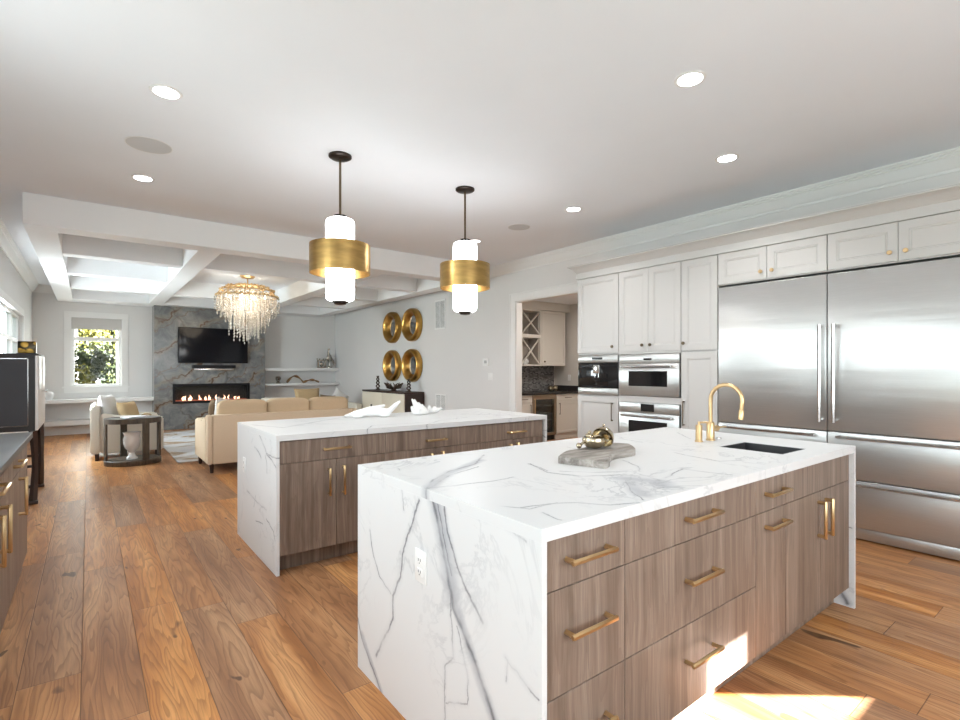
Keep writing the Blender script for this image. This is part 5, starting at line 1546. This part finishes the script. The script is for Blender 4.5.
# counter along the left wall
def left_unit(label, y0, y1, dy, doors):
    t = thing('base_cabinet', label, 'cabinet', (-0.61, (y0 + y1) / 2, 0), 'cabinet units under the slate counter')
    xf = -0.33
    MB().box(WL + 0.001, xf - 0.021, y0 + 0.0006, y1 - 0.0006, 0.105, 0.874).build('carcass', 'cab_wood', t)
    MB().box(WL + 0.001, xf - 0.025, y0 + 0.0006, y1 - 0.0006, 0.0, 0.1045).build('toe_kick', 'cab_wood', t)
    d = MB().box(xf - 0.020, xf, y0 + 0.002, y1 - 0.002, 0.737, 0.872, 0.001, 1).build('drawer', 'cab_wood', t)
    pull_bar(d, (xf, dy, 0.805), 'Y', 0.26, (1, 0, 0))
    for a, b, hy in doors:
        d = MB().box(xf - 0.020, xf, a + 0.0015, b - 0.0015, 0.108, 0.734, 0.001, 1).build('door', 'cab_wood', t)
        pull_bar(d, (xf, hy, 0.59), 'Z', 0.23, (1, 0, 0))
left_unit('end unit under the slate counter, farthest from the camera, one vertical brass handle', 3.58, 4.62, 3.93, [(3.58, 4.62, 4.07)])
left_unit('unit under the slate counter with paired brass door handles, at the left photo edge', 2.58, 3.578, 3.14, [(2.58, 3.10, 3.05), (3.10, 3.578, 3.275)])
solo('counter_top', MB().box(WL + 0.001, -0.303, 2.56, 4.655, 0.8755, 0.915, 0.004), 'slate', 'dark grey slate counter top along the left wall', 'worktop', (-0.6, 3.6, 0.8755))

# ================================================================ outdoors
struct('ground', MB().box(-40, 45, -30, 13.9, -0.6, -0.5).box(-40, 45, 13.9, 60, -0.6, -0.5), 'grass')
def tree(label, x, y, h, r, mat, n_, z0=0.8, trunk=0.09, cover=(0.45, 1.0)):
    t = thing('tree', label, 'tree', (x, y, -0.5), 'trees outside the far window')
    bend = random.uniform(-0.15, 0.15)
    pts = [(x + bend * (k / 6) ** 2, y, -0.5 + (h + 0.5) * k / 6) for k in range(7)]
    m = MB().tube(pts, [trunk * (1 - 0.10 * k) for k in range(7)], 9)
    for k in range(7):
        z = h * random.uniform(0.35, 0.9); a = random.uniform(0, 6.28); L_ = r * random.uniform(0.5, 0.9)
        m.tube([(x, y, z), (x + L_ * .5 * math.cos(a), y + L_ * .5 * math.sin(a), z + 0.25), (x + L_ * math.cos(a), y + L_ * math.sin(a), z + 0.4)], [trunk * .35, trunk * .2, 0.008], 5)
    m.build('trunk', 'bark', t)
    m = MB()
    cl = [Vector((x + random.uniform(-0.8, 0.8) * r, y + random.uniform(-0.6, 0.6) * r, z0 + (h * 1.05 - z0) * random.random())) for _ in range(46)]
    for k in range(n_):
        c = random.choice(cl) + Vector((random.uniform(-0.3, 0.3) * min(1, r), random.uniform(-0.3, 0.3) * min(1, r), random.gauss(0, 0.16)))
        s = random.uniform(0.03, 0.065) * (1.9 if y > 21 else 1.0)
        u = Vector((random.gauss(0, 1), random.gauss(0, 1), random.gauss(0, 0.6))).normalized()
        v = u.orthogonal().normalized()
        v = Matrix.Rotation(random.uniform(0, 6.28), 3, u) @ v
        w = u.cross(v)
        q = [m.bm.verts.new(c + a_ * s * v + b_ * s * 0.6 * w) for a_, b_ in ((-1, 0), (0, -1), (1, 0), (0, 1))]
        m.bm.faces.new(q)
    m.build('foliage', mat, t, False)
tree('pale trunked tree at the left side of the far window with sparse yellow leaves', -0.30, 17.9, 5.0, 0.75, 'leaf_yellow', 2400, 2.0, 0.12)
tree('slim white trunk at the right side of the far window', 0.72, 19.6, 5.4, 0.8, 'leaf_yellow', 2600, 2.1, 0.045)
tree('young tree with thin leaning pale trunk left of centre in the far window', 0.10, 16.4, 1.9, 0.4, 'leaf_green', 900, 1.2, 0.03)
tree('yellow green bush low at the left in the far window', -0.32, 15.4, 1.2, 0.45, 'leaf_yellow', 1300, 0.2, 0.03)
tree('dense green tree behind the slim trunks in the far window', 0.25, 22.2, 4.6, 1.4, 'leaf_green', 5500, -0.3, 0.10)
tree('darker green tree at the back right in the far window', 1.6, 25.2, 5.0, 1.4, 'leaf_green', 5000, -0.3, 0.10)
tree('wide dark green evergreen closing the view behind all the other trees in the far window', 0.3, 29.0, 6.5, 2.2, 'leaf_green', 9000, -0.4, 0.14)
tree('bright yellow tree at the back left in the far window', -1.0, 25.2, 5.4, 1.15, 'leaf_yellow', 4500, -0.3, 0.10)
